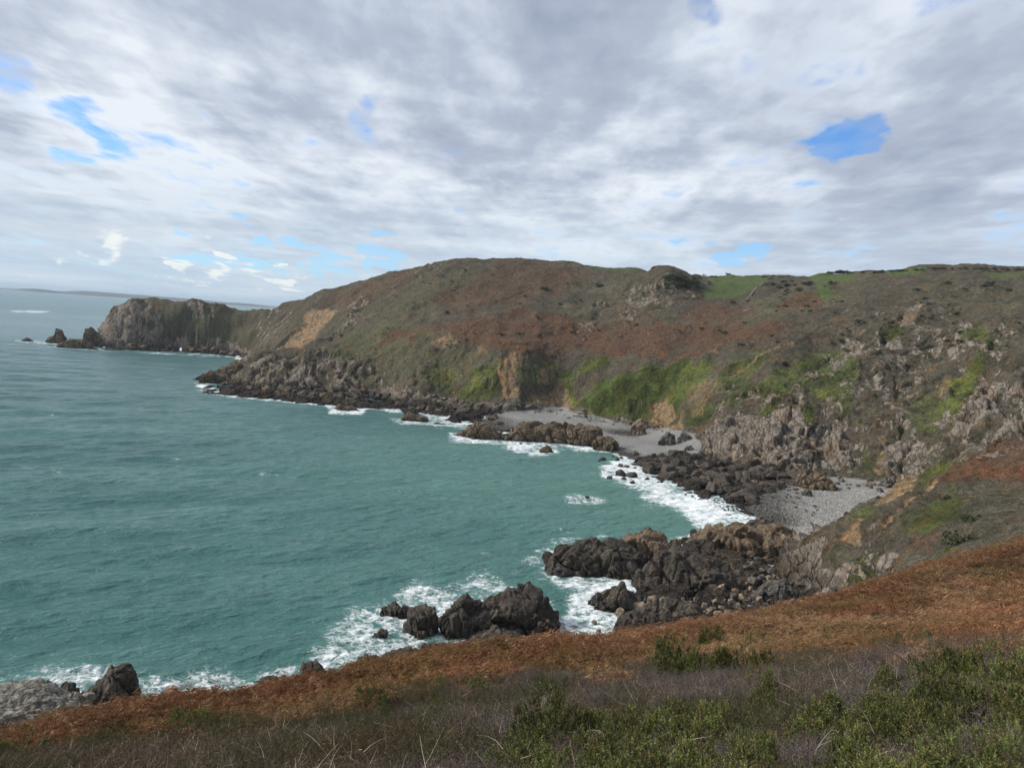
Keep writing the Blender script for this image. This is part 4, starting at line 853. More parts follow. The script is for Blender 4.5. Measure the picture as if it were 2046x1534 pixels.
 ('rock_outcrop', 'low brown rock bed at the head of the second beach', (1590, 1665, 944, 975), [(0, .4), (.4, 1), (.7, .8), (1, .6)], 'brown', dict(rows=2, nx=5, depth=.4, seed=68, zb=4.)),
 ('boulder', 'pale flat boulder at the right end of the second beach', (1727, 1751, 962, 976), [(0, .6), (.5, 1), (1, .5)], 'tan', dict(rows=1, nx=2, depth=.7, seed=69, zb=4.6)),
 ('boulder', 'dark upright rock against the cliff at the end of the second beach', (1758, 1790, 948, 984), [(0, .8), (.5, 1), (1, .8)], 'grey', dict(rows=1, nx=2, depth=.7, seed=70, zb=4.6)),
 # far tip
 ('sea_stack', 'lone sea stack with a finger of rock off the headland', (99, 127, 658, 686), [(0, .3), (.35, .5), (.5, 1), (.8, .95), (1, .5)], 'brown', dict(rows=1, nx=4, depth=.6, seed=81)),
 ('sea_rock', 'low wet rock awash at the far left of the sea stack', (47, 63, 676, 682), [(0, .5), (.5, 1), (1, .5)], 'sea', dict(rows=1, nx=2, depth=.8, seed=82)),
 ('rock_pinnacle', 'pointed rock pinnacle on the low tip of the headland', (171, 200, 654, 686), [(0, .8), (.35, 1), (.7, .7), (1, .45)], 'brown', dict(rows=1, nx=3, depth=.6, seed=83, zb=4.)),
 ('rock_pinnacle', 'rounded rock tooth between pinnacle and headland cliff', (198, 226, 644, 680), [(0, .7), (.4, 1), (1, .8)], 'brown', dict(rows=1, nx=3, depth=.6, seed=84, zb=6.)),
 ('rock_pinnacle', 'tall square crag on the seaward shoulder of the headland', (222, 250, 610, 650), [(0, .7), (.3, .95), (.7, 1), (1, .8)], 'brown', dict(rows=1, nx=3, depth=.7, seed=85, zb=22.)),
 ('rock_outcrop', 'low dark rock ledge at the foot of the headland tip', (124, 178, 677, 696), [(0, .5), (.3, .8), (.7, 1), (1, .8)], 'brown', dict(rows=1, nx=6, depth=.3, seed=86)),
 ('rock_outcrop', 'jagged dark rock at the point of the second spur', (402, 436, 740, 766), [(0, .5), (.5, 1), (1, .9)], 'brown', dict(rows=2, nx=3, depth=.5, seed=87)),
 ('rock_outcrop', 'upswept rock fin on the crest of the second spur', (436, 492, 722, 764), [(0, .4), (.5, .9), (.8, 1), (1, .7)], 'brown', dict(rows=2, nx=4, depth=.4, seed=88, zb=1.)),
]
for nm, lb, box, prof, mt, kw in S:
    outcrop(nm, lb, {'sea_rock': 'rock', 'rock_outcrop': 'outcrop', 'boulder': 'boulder', 'sea_stack': 'sea stack', 'rock_pinnacle': 'pinnacle'}[nm], box, prof, mt, **kw)

# ---- repeated boulders: a few shapes, copied
def boulder_mesh(seed, mat, sub=3, sq=0):
    rg = np.random.default_rng(seed); v, f = chunk(rg, sub, 12, .5, .85, sq); v *= np.array([1, rg.uniform(.7, 1), rg.uniform(.6, .85)])
    v += v*((fbm(v[:, 0]*3+seed, v[:, 1]*3, v[:, 2]*3, 3, seed)-.5)*.25)[:, None]
    return mesh_np('boulder', v, f, MROCK[mat], False)
BM = {m_: [boulder_mesh(300+i, m_, 3, i % 2) for i in range(6)] for m_ in ('tan', 'grey', 'sea', 'brown', 'pale')}
def put_boulder(name, px, py, wpx, mat, label, group, rg, zb=None, flat=1., sink=.3):
    p = hit(px, py, 60) if zb is None else pix_z(px, py, zb)
    d = np.linalg.norm(p-np.array([0, 0, EYE])); s = wpx*.5*d/FPX
    z = max(float(H(p[0], p[1])), -.3) if zb is None else zb
    o = link(name, BM[mat][rg.integers(6)], loc=(p[0], p[1], z+s*(.5-sink)*flat)); o.rotation_euler = (rg.uniform(-.3, .3), rg.uniform(-.3, .3), rg.uniform(0, 6.28))
    o.scale = (s*1.15, s*rg.uniform(.9, 1.2), s*flat*rg.uniform(.9, 1.2))
    tag(o, label, 'boulder' if name == 'boulder' else 'rock', group); return p
def inpoly(poly, rg):
    p = np.array(poly)
    while True:
        q = rg.uniform(p.min(0), p.max(0))
        if poly_sd(poly, q[:1], q[1:])[0] > 0: return q
rg = np.random.default_rng(55)
for px, py, w in ((1237, 1228, 26), (1188, 1246, 15), (1272, 1216, 31), (1302, 1200, 28), (1325, 1201, 18), (1296, 1214, 22), (1437, 1184, 34), (1470, 1182, 15), (1441, 1156, 22), (1406, 1196, 13), (1388, 1200, 12), (1408, 1212, 16), (1418, 1224, 19), (1442, 1216, 15), (1436, 1229, 20), (1452, 1228, 18), (1402, 1225, 12), (1428, 1204, 14), (1460, 1204, 16), (1480, 1194, 15), (1500, 1178, 16), (1494, 1168, 12), (1517, 1198, 15), (1583, 1202, 14), (1575, 1194, 12), (1535, 1158, 17), (1540, 1168, 10), (1475, 1166, 12), (1380, 1206, 11), (1364, 1200, 12), (1197, 1262, 12)):
    put_boulder('boulder', px, py, w, 'tan', 'tan boulder lying on the dark rocks of the promontory', 'tan boulders on the promontory', rg, None if px > 1300 else 0.15, sink=.15)
P1 = [(1455, 1120), (1520, 1112), (1590, 1105), (1604, 1150), (1604, 1200), (1540, 1222), (1440, 1240), (1400, 1235), (1440, 1180)]
for i in range(120):
    q = inpoly(P1, rg); put_boulder('boulder', q[0], q[1], rg.choice([6, 8, 10, 13, 17, 22], p=[.25, .25, .2, .15, .1, .05]), 'grey', 'grey boulder in the jumble below the spur cliff', 'grey boulders below the spur cliff', rg)
P2 = [(1262, 905), (1330, 905), (1400, 915), (1500, 925), (1590, 942), (1600, 962), (1550, 985), (1500, 1010), (1440, 985), (1350, 962), (1290, 942)]
for i in range(75):
    q = inpoly(P2, rg); put_boulder('shelf_rock', q[0], q[1], rg.choice([14, 20, 28, 38]), 'sea', 'black jagged rock of the shelf between the two beaches', 'black rocks on the shelf', rg, flat=.8, sink=.3)
P3 = [(1440, 992), (1560, 965), (1640, 975), (1640, 1010), (1600, 1060), (1555, 1052), (1500, 1022)]
for i in range(85):
    q = inpoly(P3, rg); put_boulder('boulder', q[0], q[1], rg.choice([4, 5, 7, 10]), 'grey', 'grey cobble on the dark shingle of the second beach', 'cobbles on the second beach', rg)
for px, py, w in ((1205, 917, 14), (1197, 920, 8), (1234, 919, 12), (1242, 915, 9), (1240, 932, 16), (1252, 934, 14), (1268, 936, 13), (1201, 934, 9), (1240, 948, 22), (1262, 953, 28), (1246, 957, 12), (1292, 958, 13), (1262, 965, 14), (1218, 956, 14), (1314, 965, 6), (1390, 986, 10), (1400, 990, 8), (1172, 994, 10), (1308, 1007, 7), (1420, 1058, 12), (1408, 1061, 10), (1270, 930, 12), (1225, 912, 7)):
    put_boulder('surf_rock', px, py, w, 'sea', 'small dark rock washed by surf off the second beach', 'rocks in the surf', rg, 0., sink=.3)
for i in range(110):
    s_ = rg.uniform(0, 1); px = 1370+165*s_; py = 985+58*s_+rg.normal()*4-2
    put_boulder('surf_rock', px, py, rg.uniform(3, 6), 'sea', 'cobble showing through the foam along the water line', 'cobbles in the swash', rg, .05)
def on_line(line, n, jit, fn):
    L = np.array(line, float); seg = np.hypot(*(L[1:]-L[:-1]).T); cs = np.concatenate([[0], np.cumsum(seg)])
    for i in range(n):
        s_ = rg.uniform(0, cs[-1]); fn(np.interp(s_, cs, L[:, 0])+rg.normal()*jit, np.interp(s_, cs, L[:, 1])+rg.normal()*jit)
on_line([(430, 768), (500, 774), (600, 780), (680, 789), (760, 796), (820, 812), (880, 824), (960, 834), (1010, 838)], 90, 4, lambda a, b: put_boulder('shelf_rock', a, b, rg.choice([10, 14, 20, 26]), 'sea' if rg.uniform() < .6 else 'brown', 'dark craggy rock at the foot of the centre coast', 'dark rocks along the centre coast', rg, flat=.8))
on_line([(820, 790), (900, 800), (960, 812), (1050, 818), (1120, 822), (1170, 832)], 90, 4, lambda a, b: put_boulder('boulder', a, b, rg.choice([4, 6, 8, 11]), 'pale', 'pale boulder on the storm bank under the centre cliffs', 'pale boulders under the centre cliffs', rg))
on_line([(1180, 842), (1260, 850), (1330, 860), (1395, 868)], 26, 3, lambda a, b: put_boulder('boulder', a, b, rg.choice([4, 6, 9]), 'pale', 'pale stone on the sand at the foot of the green cliff', 'stones under the green cliff', rg))
on_line([(1560, 950), (1620, 955), (1700, 966), (1760, 975)], 36, 6, lambda a, b: put_boulder('boulder', a, b, rg.choice([5, 7, 10, 14]), 'grey', 'grey boulder at the head of the second beach', 'boulders heading the second beach', rg))
on_line([(250, 692), (340, 695), (440, 703), (485, 710)], 30, 3, lambda a, b: put_boulder('shelf_rock', a, b, rg.choice([8, 12, 18]), 'brown', 'dark rock along the foot of the far headland', 'rocks at the foot of the headland', rg, flat=.7))
# ------------------------------------------------------------------ foreground plants
def near_z(x, y):
    return H(x, y)+(fbm(np.asarray(x)/4, np.asarray(y)/4, None, 3, 61)-.5)*.7
BND = [(-600, 1545), (-200, 1525), (0, 1498), (200, 1470), (400, 1445), (550, 1436), (700, 1402), (800, 1384), (950, 1372), (1050, 1352), (1200, 1348), (1300, 1325), (1420, 1322), (1560, 1328), (1700, 1306), (1800, 1298), (1900, 1292), (2046, 1276), (2300, 1250), (2600, 1230)]
EDG = [(x, y) for x, y, D in EDGE]
def bnd(px): return np.interp(px, [a for a, b in BND], [b for a, b in BND])
def scatter(n, r0, r1, seed, power=1., a0=-44, a1=44):
    g = np.random.default_rng(seed); u = g.uniform(0, 1, n)
    # power 2: even per area, lower: denser near the camera
    r = (r0**power+(r1**power-r0**power)*u)**(1/power); a = np.radians(g.uniform(a0, a1, n))
    x, y = r*np.sin(a), r*np.cos(a); z = near_z(x, y)
    px, py = project(x, y, z+VEG)
    return g, x, y, z, r, px, py
def strips(base, dirs, L, W, bend, nseg, g, side=None):
    """curved tapering blades: base (n,3), dirs unit (n,3), L, W (n,), bend (n,3) added quadratically"""
    n = len(base); t = np.linspace(0, 1, nseg+1)
    c = base[:, None, :]+dirs[:, None, :]*(L[:, None]*t)[..., None]+bend[:, None, :]*(L[:, None]*t**2)[..., None]
    if side is None:
        side = np.cross(dirs, g.normal(size=(n, 3))); side /= np.linalg.norm(side, axis=1, keepdims=True)+1e-9
    w = W[:, None]*(1-.85*t)[None, :]
    l = c-side[:, None, :]*w[..., None]/2; r = c+side[:, None, :]*w[..., None]/2
    v = np.stack([l, r], 2).reshape(-1, 3); k = (nseg+1)*2
    s_ = np.arange(nseg)*2; q = np.stack([s_, s_+1, s_+3, s_+2], 1); f = (q[None]+(np.arange(n)*k)[:, None, None]).reshape(-1, 4)
    return v, f, k
def stamp(tv, tf, tc, x, y, z, sc, rot, tint, tilt=None):
    """copies of one template mesh merged"""
    c, s = np.cos(rot)[:, None], np.sin(rot)[:, None]
    V = np.stack([tv[None, :, 0]*c-tv[None, :, 1]*s, tv[None, :, 0]*s+tv[None, :, 1]*c, np.broadcast_to(tv[None, :, 2], (len(x), len(tv)))], -1)*sc[:, None, None]
    if tilt is not None: V[..., 0] += V[..., 2]*tilt[:, None, 0]; V[..., 1] += V[..., 2]*tilt[:, None, 1]
    V += np.stack([x, y, z], 1)[:, None, :]
    F = tf[None]+(np.arange(len(x))*len(tv))[:, None, None]
    C = tc[None]*tint[:, None, :]
    return V.reshape(-1, 3), F.reshape(-1, tf.shape[1]), C.reshape(-1, 3)
def merge(parts):
    vs, fs, cs, o = [], [], [], 0
    for v, f, c in parts: vs.append(v); fs.append(f+o); cs.append(c); o += len(v)
    return np.concatenate(vs), np.concatenate(fs), np.concatenate(cs)
def leaf_material(name, rough=.8, trans=0.):
    m, t, out = newmat(name); c = t('ShaderNodeAttribute', attribute_name='col').outputs['Color']
    oi = t('ShaderNodeObjectInfo').outputs['Random']
    c = t.mix(1., c, t.ramp(oi, [(0, .62), (1, 1.35)]), 'MULTIPLY')
    d = t('ShaderNodeBsdfDiffuse', {0: c}); tr = t('ShaderNodeBsdfTranslucent', {0: c})
    mx = t('ShaderNodeMixShader', {0: trans, 1: d.outputs[0], 2: tr.outputs[0]}); t.l.new(mx.outputs[0], out.inputs[0]); return m
MLEAF = leaf_material('dry_frond', trans=.2); MGREEN = leaf_material('gorse_green', trans=.12); MTWIG = leaf_material('heath_twig')
def frond(seed, full=True):
    """one dead bracken frond: arched rib with drooping leaflets"""
    g = np.random.default_rng(seed); L = g.uniform(.55, .9); n = 9 if full else 5
    t = np.linspace(0, 1, n); up = g.uniform(.45, .8); arch = g.uniform(.5, .9); cv = g.uniform(-.25, .25)
    rib = np.stack([L*t*.75, cv*L*t**2, L*(up*t*1.3-arch*t**2)], 1)
    vs, fs, cs = [], [], []
    def tri(a, b, c, col):
        k = len(vs); vs.extend([a, b, c]); fs.append((k, k+1, k+2)); cs.extend([col]*3)
    for i in range(n-1):
        w = np.array([0, .006*(1.4-t[i]), 0]); col = np.array([1.15, 1.15, 1.1])
        tri(rib[i]-w, rib[i]+w, rib[i+1], col)
        if i < 1: continue
        ll = L*(.34 if full else .42)*(1-t[i])**.7*g.uniform(.8, 1.1)
        for s in (-1, 1):
            dr = np.array([.35, s, g.uniform(-.75, .1)]); dr /= np.linalg.norm(dr)
            tip = rib[i]+dr*ll; wd = np.array([.045 if full else .09, 0, g.uniform(-.03, .03)])*(1.1-t[i])
            col = np.ones(3)*g.uniform(.65, 1.3)
            if full:
                mid_ = rib[i]+dr*ll*.5; tri(rib[i]-wd*.3, mid_+wd*.8, mid_-wd*.7, col); tri(mid_-wd*.6, mid_+wd*.7, tip+np.array([0, 0, g.uniform(-.05, .02)]), col*g.uniform(.85, 1.15))
            else: tri(rib[i]-wd*.5, rib[i]+wd*.6, tip, col)
    return np.array(vs), np.array(fs), np.array(cs)
FR = [frond(i) for i in range(10)]; FS = [frond(40+i, False) for i in range(6)]
def bracken():
    parts = []
    for T_, n, r0, r1, pw, sd in ((FR, 56000, 9, 42, 1.25, 1), (FS, 150000, 36, 112, 1.35, 2)):
        g, x, y, z, r, px, py = scatter(n, r0, r1, sd, pw)
        clump = fbm(x/2.2, y/2.2, None, 3, 130); cl2 = fbm(x/9, y/9, None, 3, 131)
        inb = (py < bnd(px)+(clump-.5)*90) & (py > np.interp(px, [a for a, b in EDG], [b for a, b in EDG])-14)
        lim = np.interp(px, [-450, 0, 500, 900, 1200, 1500, 1750, 2046, 2500], [30, 37, 46, 53, 60, 72, 88, 108, 118])
        ok = inb & (r < lim) & (g.uniform(size=n) < .45+1.3*sst(.3, .6, clump))
        x, y, z, r, px, py, clump, cl2 = (a[ok] for a in (x, y, z, r, px, py, clump, cl2)); n = len(x)
        edge_up = np.interp(px, [a for a, b in EDG], [b for a, b in EDG]); rim = sst(70, 5, py-edge_up)
        green = .55*sst(.57, .68, fbm(x/7, y/7, None, 3, 133)+.16*np.exp(-((py-edge_up-70)/45)**2)*(px > 1100)+.12*sst(40, 0, bnd(px)-py)*(px < 1000))*g.uniform(.3, 1., n)
        pale = sst(.35, .75, fbm(x/5, y/5, None, 2, 139))[:, None]
        rgt = (sst(1000, 1500, px)*.7)[:, None]; pale = pale*(.25+.75*rgt)
        rust = np.array([.205, .095, .05])*(1-pale)+np.array([.31, .18, .10])*pale
        rust = rust*(.5+1.05*clump)[:, None]; rust = rust*(1-.30*rim[:, None])
        straw = (g.uniform(size=n) < .10)[:, None]; rust = np.where(straw, np.array([.33, .20, .11]), rust)
        tint = rust*(1-green[:, None]*.75)+np.array([.085, .095, .032])*green[:, None]*.75
        tint *= g.uniform(.7, 1.25, (n, 1))
        hgt = (clump-.35)*1.3+rim*.25
        k = g.integers(0, len(T_), n)
        tl = np.stack([g.normal(size=n)*.25, g.normal(size=n)*.25], 1)
        for i in range(len(T_)):
            q = k == i
            parts.append(stamp(*T_[i], x[q], y[q], z[q]+hgt[q]*g.uniform(.3, 1., q.sum()), g.uniform(.65, 1.2, q.sum())*np.clip(r[q]/26, .7, 1.25), g.uniform(0, 6.28, q.sum()), tint[q], tl[q]))
    v, f, c = merge(parts)
    o = link('bracken', mesh_np('bracken', v, f, MLEAF, False, {'col': c})); tag(o, 'rust brown dead bracken covering the near slope', kind='stuff')
    print('bracken', len(f))
def twig_tuft(seed, n=26, h=.34, spread=.65, w=.005):
    g = np.random.default_rng(seed)
    b = np.stack([g.normal(size=n)*.09, g.normal(size=n)*.09, g.uniform(0, .1, n)], 1)
    d = np.stack([g.normal(size=n)*spread, g.normal(size=n)*spread, np.ones(n)], 1); d /= np.linalg.norm(d, axis=1, keepdims=True)
    L = g.uniform(.5, 1.1, n)*h; v, f, k = strips(b, d, L, np.full(n, w), g.normal(size=(n, 3))*.3, 3, g)
    c = np.repeat(g.uniform(.6, 1.4, n), k)[:, None]*np.ones(3)
    # side twigs
    m = n*3; j = g.integers(0, n, m); tt = g.uniform(.3, .9, m)
    b2 = b[j]+d[j]*(L[j]*tt)[:, None]; d2 = d[j]+g.normal(size=(m, 3))*.9; d2 /= np.linalg.norm(d2, axis=1, keepdims=True)
    v2, f2, k2 = strips(b2, d2, g.uniform(.25, .5, m)*h, np.full(m, w*.75), g.normal(size=(m, 3))*.2, 1, g)
    c2 = np.repeat(g.uniform(.5, 1.5, m), k2)[:, None]*np.ones(3)
    # tiny withered leaves
    p = n*7; j = g.integers(0, m, p); b3 = b2[j]+d2[j]*(g.uniform(.05, .45, p)*h)[:, None]
    v3, f3, k3 = strips(b3, g.normal(size=(p, 3)), np.full(p, .013), np.full(p, .008), np.zeros((p, 3)), 1, g)
    c3 = np.repeat(g.uniform(.45, 1.2, p), k3)[:, None]*np.array([1.15, 1., .85])
    return np.concatenate([v, v2, v3]), np.concatenate([f, f2+len(v), f3+len(v)+len(v2)]), np.concatenate([c, c2, c3])
def heath():
    TT = [twig_tuft(500+i) for i in range(6)]
    g, x, y, z, r, px, py = scatter(19000, 5, 42, 5, 1.25)
    cl = fbm(x/1.6, y/1.6, None, 3, 150)
    ok = (py > bnd(px)-18+(cl-.5)*60); x, y, z, r, px, py, cl = (a[ok] for a in (x, y, z, r, px, py, cl)); n = len(x)
    gr = sst(.45, .62, fbm(x/2.4, y/2.4, None, 3, 155)+.14*(px < 900)*(py < 1500))[:, None]
    lf = (sst(1100, 500, px)*.75)[:, None]; base_ = np.array([.20, .17, .16])*(1-lf)+np.array([.20, .165, .115])*lf
    tint = base_*(1-gr)+np.array([.12, .125, .07])*gr
    br = sst(.56, .66, fbm(x/2, y/2, None, 3, 158))[:, None]; br = br*.5; tint = tint*(1-br)+np.array([.17, .11, .075])*br
    tint = tint*g.uniform(.6, 1.3, (n, 1)); k = g.integers(0, 6, n); P_ = []
    gd = np.full(n, 9.)
    for gx_, gy_, gr_ in GPOS: gd = np.minimum(gd, np.hypot(x-gx_, y-gy_)/gr_)
    k = np.where((gd < .95) & (g.uniform(size=n) < .85), -1, k)
    for i in range(6):
        q = k == i; P_.append(stamp(*TT[i], x[q], y[q], z[q]+cl[q]*.22-.05, g.uniform(.75, 1.3, q.sum())*np.clip(r[q]/9, .6, 1.4), g.uniform(0, 6.28, q.sum()), tint[q], g.normal(size=(q.sum(), 2))*.2))
    v, f, c = merge(P_); o = link('heather', mesh_np('heather', v, f, MTWIG, False, {'col': c})); tag(o, 'purple grey heather and bare scrub twigs across the foreground', kind='stuff')
    print('heath', len(f))
    # grass tufts
    n_ = 9000; g, x, y, z, r, px, py = scatter(n_, 4.5, 60, 6, 1.3); cl = fbm(x/2, y/2, None, 3, 160)
    ok = (cl > .42) & (((py > bnd(px)-50) & (py < bnd(px)+70)) | ((px > 1150) & (py < bnd(px)) & (g.uniform(size=n_) < .35))) & (r < 58)
    x, y, z, px, py, r = (a[ok] for a in (x, y, z, px, py, r)); n = len(x); m = 9
    X = np.repeat(np.stack([x, y, z], 1), m, 0)+np.concatenate([g.normal(size=(n*m, 2))*.08, np.zeros((n*m, 1))], 1)
    d = np.stack([g.normal(size=n*m)*.45, g.normal(size=n*m)*.45, np.ones(n*m)], 1); d /= np.linalg.norm(d, axis=1, keepdims=True)
    v, f, kk = strips(X, d, g.uniform(.25, .6, n*m), np.full(n*m, .012), g.normal(size=(n*m, 3))*np.array([.4, .4, .25])-np.array([0, 0, .2]), 3, g)
    c = np.repeat(np.array([.15, .14, .07])*g.uniform(.5, 1.4, (n*m, 1))*(1+.4*g.uniform(size=(n*m, 1))*np.array([1, .7, .3])), kk, 0)
    o = link('grass', mesh_np('grass', v, f, MLEAF, False, {'col': c})); tag(o, 'dull olive grass between the heather and the bracken', kind='stuff')
    # pale dead stems
    n_ = 2600; g, x, y, z, r, px, py = scatter(n_, 7, 26, 8, 1.3); cl = fbm(x/2.5, y/2.5, None, 2, 170)
    ok = (py > bnd(px)-25) & (cl+g.uniform(size=n_)*.3 > .57) & (r < 25); x, y, z, r = (a[ok] for a in (x, y, z, r)); n = len(x)
    d = np.stack([g.normal(size=n)*.5, g.normal(size=n)*.5, np.ones(n)], 1); d /= np.linalg.norm(d, axis=1, keepdims=True)
    b = np.stack([x, y, z+.2], 1); v, f, kk = strips(b, d, g.uniform(.35, .8, n)**1.2, g.uniform(.007, .014, n)*np.clip(r/12, .8, 1.6), np.stack([g.normal(size=n)*.8, g.normal(size=n)*.8, -g.uniform(.2, 1.3, n)], 1), 7, g)
    c = np.repeat(np.array([.46, .40, .33])*g.uniform(.45, 1.15, (n, 1)), kk, 0)
    j = g.integers(0, n, n*2); b2 = b[j]+d[j]*g.uniform(.2, .6, (n*2, 1)); d2 = d[j]+g.normal(size=(n*2, 3))*.6; d2 /= np.linalg.norm(d2, axis=1, keepdims=True)
    v2, f2, k2 = strips(b2, d2, g.uniform(.1, .35, n*2), np.full(n*2, .006), g.normal(size=(n*2, 3))*.3, 3, g); c2 = np.repeat(np.array([.36, .31, .25])*g.uniform(.4, 1.1, (n*2, 1)), k2, 0)
    v, f, c = merge([(v, f, c), (v2, f2, c2)])
    o = link('dead_stems', mesh_np('dead_stems', v, f, MTWIG, False, {'col': c})); tag(o, 'pale bleached dead stems sticking out of the heather', kind='stuff')
    # bramble leaves low down
    n_ = 26000; g, x, y, z, r, px, py = scatter(n_, 6.2, 13, 9, 1.2); cl = fbm(x/1.4, y/1.4, None, 3, 180)
    ok = (py > 1440) & (cl > .47+.1*(py < 1490)); x, y, z, r = (a[ok] for a in (x, y, z, r)); n = len(x)
    d = g.normal(size=(n, 3)); d[:, 2] = np.abs(d[:, 2])*.4; d /= np.linalg.norm(d, axis=1, keepdims=True)
    b = np.stack([x, y, z+g.uniform(.05, .42, n)], 1); side = np.cross(d, np.array([0, 0, 1.])+g.normal(size=(n, 3))*.4); side /= np.linalg.norm(side, axis=1, keepdims=True)
    L = g.uniform(.02, .042, n)[:, None]
    v = np.stack([b, b+d*L*.5+side*L*.4, b+d*L, b+d*L*.5-side*L*.4], 1).reshape(-1, 3); f = (np.arange(n)*4)[:, None]+np.arange(4)
    c = np.repeat(np.array([.045, .075, .035])*g.uniform(.5, 1.5, (n, 1)), 4, 0)
    o = link('bramble', mesh_np('bramble', v, f, MGREEN, False, {'col': c})); tag(o, 'low dark green bramble leaves at the bottom of the picture', kind='stuff')
def gorse_mesh(seed, green=(.088, .110, .036), tip=(.31, .32, .11), n=1050, spines=24, h=.95, rad=.62, brown=.16):
    """spiny bush: upright shoots set with spines"""
    g = np.random.default_rng(seed)
    # several leaders of different height make an uneven outline
    k = 15; lc = np.stack([g.uniform(-.9, .9, k)*rad, g.uniform(-.9, .9, k)*rad, g.uniform(.42, 1.12, k)*h], 1); lr = g.uniform(.16, .28, k)*rad/.5
    lc[:, 2] *= 1-.45*(np.hypot(lc[:, 0], lc[:, 1])/rad/1.27)
    j = g.integers(0, k, n); ph = g.uniform(0, 6.283, n); tt = g.uniform(.04, 1, n)**.8; rr = g.uniform(.35, 1., n)**.5
    u = np.stack([np.cos(ph), np.sin(ph), 0*ph], 1); wd_ = lr[j]*(1-tt)**.6*rr
    foot = lc[j]*np.array([.75, .75, 0]); b = foot+(lc[j]-foot)*tt[:, None]+u*wd_[:, None]
    d = u*(1-tt*.75)[:, None]+np.array([0, 0, 1.])*(.35+.8*tt)[:, None]+g.normal(size=(n, 3))*.28; d /= np.linalg.norm(d, axis=1, keepdims=True)
    L = g.uniform(.07, .17, n); ldr = g.uniform(size=n) < .09; L[ldr] *= 1.6; d[ldr] = d[ldr]*.4+np.array([0, 0, .8]); d /= np.linalg.norm(d, axis=1, keepdims=True)
    base = np.array(green)*g.uniform(.6, 1.35, (n, 1)); dead = g.uniform(size=n) < brown; base[dead] = np.array([.15, .105, .055])*g.uniform(.6, 1.2, (dead.sum(), 1))
    sv, sf, kk = strips(b, d, L, np.full(n, .007), g.normal(size=(n, 3))*.12, 2, g); sc_ = np.repeat(base*.8, kk, 0)
    m = n*spines; i = np.repeat(np.arange(n), spines); t = g.uniform(.05, 1.02, m)
    p = b[i]+d[i]*(L[i]*t)[:, None]
    w = g.normal(size=(m, 3))+d[i]*.9; w /= np.linalg.norm(w, axis=1, keepdims=True)
    ln = g.uniform(.02, .042, m)*(1.2-.55*t); sd = np.cross(w, g.normal(size=(m, 3))); sd /= np.linalg.norm(sd, axis=1, keepdims=True)
    a = p-sd*.005; c_ = p+sd*.005; e = p+w*ln[:, None]
    v2 = np.stack([a, c_, e], 1).reshape(-1, 3); f2 = np.arange(m*3).reshape(-1, 3)
    mixt = (t**2)[:, None]*(~dead[i])[:, None]*.75; cc = base[i]*(1-mixt)+np.array(tip)*mixt; cc = np.repeat(cc*g.uniform(.55, 1.4, (m, 1)), 3, 0)
    # woody stems from the ground
    sb = np.zeros((k*2, 3)); sb[:, :2] = np.repeat(lc[:, :2]*.3, 2, 0); dd = np.repeat(lc, 2, 0)-sb+g.normal(size=(k*2, 3))*.08; l3 = np.linalg.norm(dd, axis=1); dd /= l3[:, None]
    v3, f3, k3 = strips(sb, dd, l3, np.full(k*2, .02), g.normal(size=(k*2, 3))*.05, 3, g); c3 = np.repeat(np.tile([.06, .045, .035], (k*2, 1)), k3, 0)
    # split quads of strips into triangles so the whole is one array
    def tri(q): return np.concatenate([q[:, :3], q[:, [0, 2, 3]]])
    tv, tfc, tcc = merge([(v2, f2, cc), (sv, tri(sf), sc_)])
    fol = mesh_np('foliage', tv, tfc, MGREEN, False, {'col': tcc}); st = mesh_np('stem', v3, f3, MTWIG, False, {'col': c3})
    return fol, st
GM = [gorse_mesh(700+i, n=950+60*i) for i in range(4)]
GT = gorse_mesh(720, h=1.2, rad=.45, n=800)                               # taller, open
GY = gorse_mesh(730, green=(.12, .15, .03), tip=(.34, .34, .07), brown=.04, n=600)  # yellow green
GB = gorse_mesh(740, green=(.15, .13, .075), tip=(.27, .23, .13), brown=.45, n=560)  # browned
GD = gorse_mesh(750, green=(.062, .085, .032), tip=(.13, .155, .055), brown=.03, n=520)   # dark
GPOS = []
def gorse(px, py, size, pair, label, group=None, dz=0.):
    p = hit(px, py+size*.30, 3, 120); x, y = p[0], p[1]; d = np.linalg.norm(p-np.array([0, 0, EYE])); s = size*d/FPX/.95; GPOS.append((x, y, s*.62))
    o = bpy.data.objects.new('gorse_bush', None); COL.objects.link(o); o.location = (x, y, float(near_z(np.array([x]), np.array([y]))[0])-.05); o.empty_display_size = .1
    rr = random.Random(int(px*7+py)); o.rotation_euler = (0, 0, rr.uniform(0, 6.28)); o.scale = (s, s, s*rr.uniform(.9, 1.1))
    a = link('foliage', pair[0], o); b = link('stem', pair[1], o)
    tag(o, label, 'bush', group); return o
G1 = 'green gorse bushes in the foreground'; random.seed(4)
